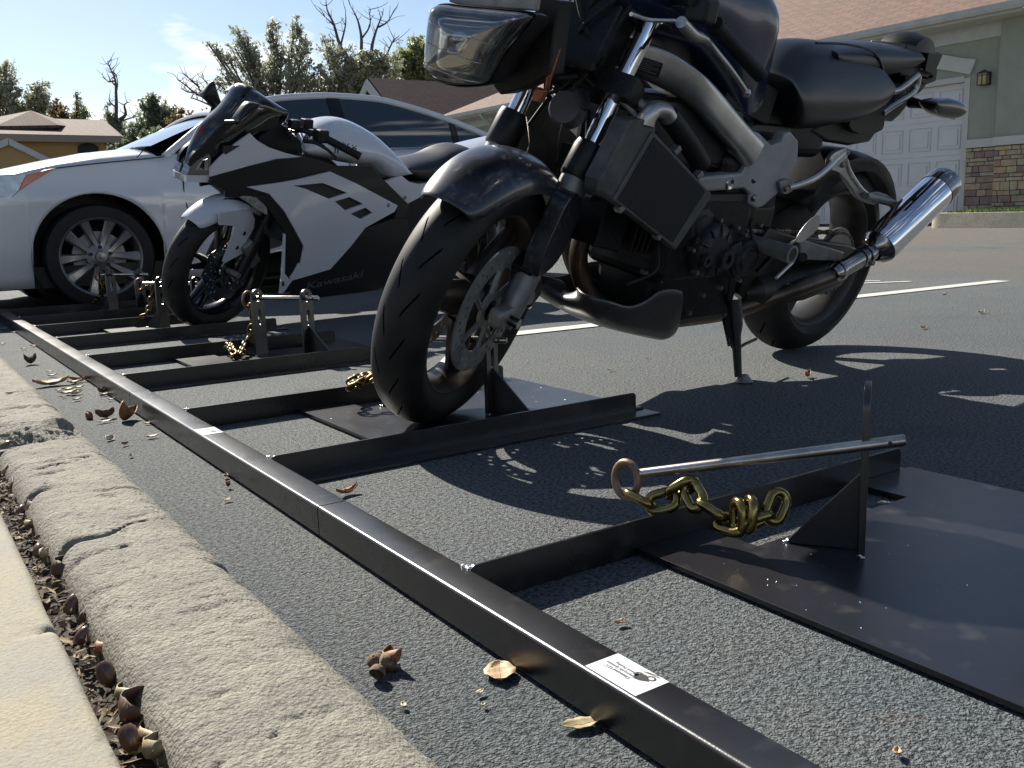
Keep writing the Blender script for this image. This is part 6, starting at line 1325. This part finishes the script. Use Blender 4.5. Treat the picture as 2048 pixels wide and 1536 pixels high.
# engine mass and lower parts
m = MB(); m.box((.72, 0, .42), (.55, .30, .40)); m.build('engine', ENGINE, NB, smooth=0, bevel=.04, seg=3)
m = MB(); m.box((1.02, 0, .52), (.05, .32, .30), Matrix.Rotation(R(-20), 3, 'Y')); m.build('radiator', BLACK, NB, smooth=0, bevel=.01)
m = MB(); m.box((.30, 0, .52), (.5, .22, .34)); m.build('frame', BLACK, NB, smooth=0, bevel=.03)
m = MB(); m.box((.28, .10, .33), (.58, .035, .06)); m.build('swing_arm', BLACK, NB, bevel=.01)
m = MB(); m.box(FN(.52, 0), (.10, .24, .12), Matrix.Rotation(R(-27), 3, 'Y')); m.xf(S2).build('triple_clamp', BLACK, NB, smooth=0, bevel=.01)
MB().tube(spline([Vector((.45, .10, .34)), Vector((.40, .17, .20)), Vector((.38, .26, .07))], 4), .010, 10).build('side_stand', BLACK, NB)
MB().tube([Vector((.30, .14, .36)), Vector((.30, .26, .36))], .011, 10).build('foot_peg', RUBBER, NB)

# ============ white sedan ============
CARY = 5.70
car = thing('parked_car', (1.2, CARY+.85, 0), 'white four door sedan with alloy wheel parked behind the white motorcycle', 'car')
co = Vector((1.2, CARY+.85, 0))
def cp2(x, y, yy=CARY): return PY(x, y, yy)
HWc = .86; YC = CARY+HWc
def q2(v): return Vector(v)-co
# stations along x (front is -x): profile heights from the photo traced on car planes
wcx = cp2(205, 517).x; wcz = .300; AR = .355
belt = [(cp2(x, y, CARY+.03).x, cp2(x, y, CARY+.03).z) for x, y in ((-60, 372), (0, 362), (60, 345), (110, 334), (200, 322), (325, 312), (500, 306), (700, 300), (900, 297), (1000, 296))]
hood = [(cp2(x, y, YC-.1).x, cp2(x, y, YC-.1).z) for x, y in ((-60, 352), (0, 339), (60, 326), (150, 309), (256, 298))]
roof = [(cp2(x, y, CARY+.30).x, cp2(x, y, CARY+.30).z) for x, y in ((420, 232), (480, 212), (540, 199), (600, 194), (650, 193), (700, 196), (760, 204), (850, 234), (920, 266), (985, 298))]
def interp(tab, x):
    if x <= tab[0][0]: return tab[0][1]
    for (a, b_), (c, d) in zip(tab[:-1], tab[1:]):
        if x <= c: return b_+(d-b_)*(x-a)/(c-a)
    return tab[-1][1]
X0 = wcx-.98; X1 = wcx+3.35
beltx = lambda x: interp(belt, x)
def nose(x): return math.sqrt(max(0, 1-((max(0, X0+.55-x))/.55)**2.2))  # plan view taper at the front
def rear(x): return math.sqrt(max(0, 1-((max(0, x-(X1-.6)))/.6)**2.4))
def sidey(x, z):
    t = (z-.55)/.45; bul = HWc*(1-.05*t*t)-(.02 if z < .25 else 0); pl_ = min(nose(x), rear(x)); return YC-bul*(.55+.45*pl_ if True else 1)
RWX = wcx+2.62
def zlow(x):
    z = .145
    for wx_ in (wcx, RWX):
        d = abs(x-wx_)
        if d < AR: z = max(z, wcz+math.sqrt(AR*AR-d*d))
    return z
xs = sorted(set([X0+(X1-X0)*i/140 for i in range(141)]+[wx_+AR*math.cos(math.pi*k/24) for wx_ in (wcx, RWX) for k in range(25)]))
rowsL = []
for x in xs:
    zl, zb = zlow(x), beltx(x); zb = zb if x > X0+.1 else zb-.06*(1-(x-X0)/.1)
    rowsL.append([Vector((x, sidey(x, lerp(zl, zb, j/9)) + (.012*math.exp(-((lerp(zl, zb, j/9)-.30)/.05)**2)) - (.012*math.exp(-((lerp(zl, zb, j/9)-.62)/.05)**2)), lerp(zl, zb, j/9))) for j in range(10)])
def mirc(v): return Vector((v.x, 2*YC-v.y, v.z))
body = MB(); body.grid(rowsL); body.grid([[mirc(v) for v in r_] for r_ in rowsL])
# deck (bonnet and boot): between belts
wsx0 = cp2(256, 298, YC-.1).x
rowsD = []
for x in xs:
    zb = beltx(x) if x > X0+.1 else beltx(x)-.06*(1-(x-X0)/.1); y0 = sidey(x, zb); row = []
    hgt = (interp(hood, x)-zb) if x < wsx0 else .02
    for j in range(15):
        t = j/14; row.append(Vector((x, lerp(y0, 2*YC-y0, t), zb+max(0, hgt)*(1-abs(2*t-1)**2.6))))
    rowsD.append(row)
body.grid(rowsD)
body.add([rowsL[0][0], rowsL[0][-1], mirc(rowsL[0][-1]), mirc(rowsL[0][0])], [(0, 1, 2, 3)]); body.add([rowsL[-1][0], rowsL[-1][-1], mirc(rowsL[-1][-1]), mirc(rowsL[-1][0])], [(0, 1, 2, 3)])
bd = body.xf(q2).build('body', WHITEP, car, smooth=50, recalc=False)
bd.modifiers.new('s', 'SOLIDIFY').thickness = .006
# roof shell and pillars
rx0, rx1 = roof[0][0], roof[-1][0]; rows = []
nr_ = 30
tx0 = cp2(330, 312, CARY+.03).x
arc = [(tx0, beltx(tx0)+.002)]+roof
def cab_y(x, z):
    zb = beltx(x); t = min(1, max(0, (z-zb)/.42)); return CARY+.035+.22*t**1.3
for i in range(nr_+1):
    x = lerp(rx0, rx1, i/nr_); z = interp(roof, x); y0 = cab_y(x, z); rows.append([Vector((x, lerp(y0, 2*YC-y0, j/14), z+.05*(1-abs(2*j/14-1)**2.2))) for j in range(15)])
rf = MB().grid(rows).xf(q2).build('roof', WHITEP, car, smooth=60, recalc=False); rf.modifiers.new('s', 'SOLIDIFY').thickness = .02
# pillar rail along the roof edge
for f_ in (lambda v: v, mirc):
    ra = [Vector((x, cab_y(x, z), z)) for x, z in arc]; MB().tube([q2(f_(p)) for p in spline([p+Vector((0, 0, -.008)) for p in ra], 4)], .024, 10).build('roof_rail', WHITEP, car)
    # side glass
    top = spline([Vector((x, 0, z)) for x, z in arc], 4); g_ = []
    gl = [Vector((p.x, cab_y(p.x, p.z-.03), p.z-.022)) for p in top[2:]]; bt = [Vector((p.x, cab_y(p.x, beltx(p.x)+.004), beltx(p.x)+.004)) for p in gl]
    rows = [[a_.lerp(c_, k/5) for k in range(6)] for a_, c_ in zip(bt, gl)]; rows = [[Vector((p.x, cab_y(p.x, p.z), p.z)) for p in r_] for r_ in rows]
    MB().grid([[q2(f_(p)) for p in r_] for r_ in rows]).build('side_window', GLASSD, car, smooth=60, recalc=False)
    # pillars between the windows and belt moulding
    for xp_, wv in ((cp2(362, 300).x+.0, .05), (cp2(668, 250, CARY+.2).x, .09), (cp2(905, 285, CARY+.1).x, .05)):
        r_ = []
        for k in range(7):
            zt2 = interp(roof, xp_)-.02 if xp_ > rx0 else interp(arc, xp_)-.02; z = lerp(beltx(xp_)+.005, zt2, k/6); r_.append([q2(f_(Vector((xp_+s_*wv/2, cab_y(xp_, z)-.004, z)))) for s_ in (-1, 1)])
        MB().grid(r_).build('pillar', BLACKG, car, smooth=0, recalc=False)
    bp_ = [q2(f_(Vector((x, cab_y(x, beltx(x))-.006, beltx(x)+.004)))) for x in [lerp(tx0, rx1, i/16) for i in range(17)]]
    MB().tube(bp_, .007, 8).build('window_moulding', CHROME, car)
# windscreens
def screen(xa, za, xb, zb_, ya, yb_, name):
    rows = []
    for i in range(7):
        t = i/6; rows.append([Vector((lerp(xa, xb, t)-.06*(1-abs(2*j/10-1)**2)*(1 if xb > xa else -1), lerp(lerp(ya, yb_, t), 2*YC-lerp(ya, yb_, t), j/10), lerp(za, zb_, t)+.02*(1-abs(2*j/10-1)**2)+.02*math.sin(math.pi*t))) for j in range(11)])
    MB().grid(rows).xf(q2).build(name, GLASSB, car, smooth=60, recalc=False)
GLASSB = mat('windscreen glass', (.03, .045, .05), .03, spec=1., coat=1.)
screen(wsx0-.02, interp(hood, wsx0)-.03, roof[2][0], interp(roof, roof[2][0])-.005, CARY+.10, CARY+.27, 'windscreen')
screen(rx1+.05, beltx(rx1), roof[-3][0], interp(roof, roof[-3][0]), CARY+.12, CARY+.24, 'rear_window')
ib = MB(); ib.box(((tx0+rx1)/2, YC, .62), (rx1-tx0-.3, 1.4, .3)); ib.xf(q2).build('interior', BLACK, car, smooth=0)
# lower cladding, wells
for f_ in (lambda v: v, mirc):
    for wx_ in (wcx, RWX):
        m = MB(); m.lathe([(AR+.004, .004), (AR+.004, .35), (.02, .35)], (wx_, CARY+.006, wcz), (0, 1, 0), 40, a0=0, a1=2*math.pi); m.xf(lambda v: q2(f_(v))).build('wheel_well', BLACK, car, smooth=60)
    o = MB().grid([[q2(f_(Vector((x, CARY+.02+(.0 if z > .1 else .05), z)))) for z in (.145, .11, .07)] for x in [lerp(wcx+AR+.01, RWX-AR-.01, i/8) for i in range(9)]]).build('sill', BLACK, car, recalc=False)
ub = MB(); ub.box(((X0+X1)/2, YC, .20), (X1-X0-.5, 2*HWc-.12, .12)); ub.xf(q2).build('underbody', BLACK, car, smooth=0)
# panel gaps and lamp
def gap(pts, name='panel_gap', w_=.0045, lat=None):
    Q = spline([cp2(x, y, CARY) for x, y in pts], 6); Q = [Vector((p.x, sidey(p.x, p.z)-.004, p.z)) for p in Q]
    MB().tube([q2(p) for p in Q], w_, 5).build(name, INK, bd, recalc=False)
gap(((366, 312), (368, 340), (367, 370), (370, 400), (378, 424))); gap(((0, 392), (25, 397), (60, 405), (100, 412), (128, 412)), w_=.003); gap(((480, 515), (540, 512), (600, 509)), w_=.003); gap(((700, 300), (702, 380), (690, 440), (672, 505)))
gap(((112, 336), (190, 327), (260, 320), (330, 313)), w_=.003); gap(((275, 315), (285, 304), (290, 297)), w_=.003)
def lamp(pts, name, mt, dy_):
    Q = [cp2(x, y, CARY) for x, y in pts]; m = MB().prism([Vector((p.x, sidey(p.x, p.z)+.004, p.z)) for p in Q], (0, dy_, 0)); m.xf(q2).build(name, mt, car, smooth=0, bevel=.004)
HG = mat('car lamp glass', (.55, .56, .58), .08, coat=1., metal=.5, var=.4, vscale=10)
lamp(((-30, 392), (0, 405), (22, 398), (38, 382), (52, 350), (30, 348), (-30, 352)), 'headlight', HG, -.012); lamp(((38, 382), (60, 366), (88, 350), (110, 336), (90, 340), (52, 350)), 'headlight_amber', AMBER, -.012)
# wheels
TY2 = RUBBER
for f_ in (lambda v: v, mirc):
    for wx_ in (wcx, RWX):
        wh = bpy.data.objects.new('wheel', None); col.objects.link(wh); wh.parent = car; wh.location = q2(Vector((wx_, CARY+.11 if f_(Vector((0, CARY, 0))).y < YC else 2*YC-CARY-.11, wcz)))
        sg = -1 if f_(Vector((0, CARY, 0))).y < YC else 1
        m = MB(); m.lathe([(.215, sg*.10), (.235, sg*.105), (.285, sg*.095), (.298, sg*.07), (.300, 0), (.298, -sg*.07), (.28, -sg*.10), (.215, -sg*.10)], (0, 0, 0), (0, 1, 0), 56); m.build('tyre', TY2, wh)
        m = MB(); m.lathe([(.228, sg*.098), (.222, sg*.103), (.212, sg*.098), (.205, sg*.06), (.205, -sg*.08)], (0, 0, 0), (0, 1, 0), 56)
        for i in range(10):
            pair = i//2; s_ = -1 if i % 2 else 1; a = R(90)+2*math.pi*pair/5; a1 = a+s_*R(20); ain = a+s_*R(10)
            d0, d1 = Vector((math.cos(ain), 0, math.sin(ain))), Vector((math.cos(a1), 0, math.sin(a1))); q_ = Vector((-math.sin(a1), 0, math.cos(a1)))
            rr3 = []
            for t in (0, .3, .6, .85, 1): c = (d0*.055).lerp(d1*.212, t)+Vector((0, sg*(.075+.015*t-.01*math.sin(math.pi*t)), 0)); w_ = lerp(.016, .036 if True else 0, t**1.5); rr3.append([c+q_*w_*s_*.9+Vector((0, -sg*.015, 0)), c+q_*w_*.6, c-q_*w_*.6, c-q_*w_*s_*.9+Vector((0, -sg*.015, 0))])
            m.grid(rr3)
        m.lathe([(0, sg*.09), (.03, sg*.088), (.034, sg*.08), (.075, sg*.068), (.078, sg*.04)], (0, 0, 0), (0, 1, 0), 28)
        m.build('rim', mat('alloy rim', (.22, .22, .23), .38, metal=.6), wh, smooth=45)
        m = MB()
        for i in range(5): a = R(90)+2*math.pi*i/5; m.lathe([(0, sg*.082), (.010, sg*.082), (.011, sg*.07)], Vector((math.cos(a)*.056, 0, math.sin(a)*.056)), (0, 1, 0), 12)
        m.build('wheel_nuts', BLACK, wh)
        m = MB(); m.lathe([(0, sg*.03), (.145, sg*.03), (.145, 0)], (0, 0, 0), (0, 1, 0), 36); m.build('brake_disc', ALUD, wh)
# mirror of the car peeking over the motorcycle seat
m = MB(); c = cp2(505, 285, CARY-.1); m.box(c, (.12, .16, .11)); m.xf(q2).build('door_mirror', WHITEP, car, smooth=60, bevel=.04, seg=4)
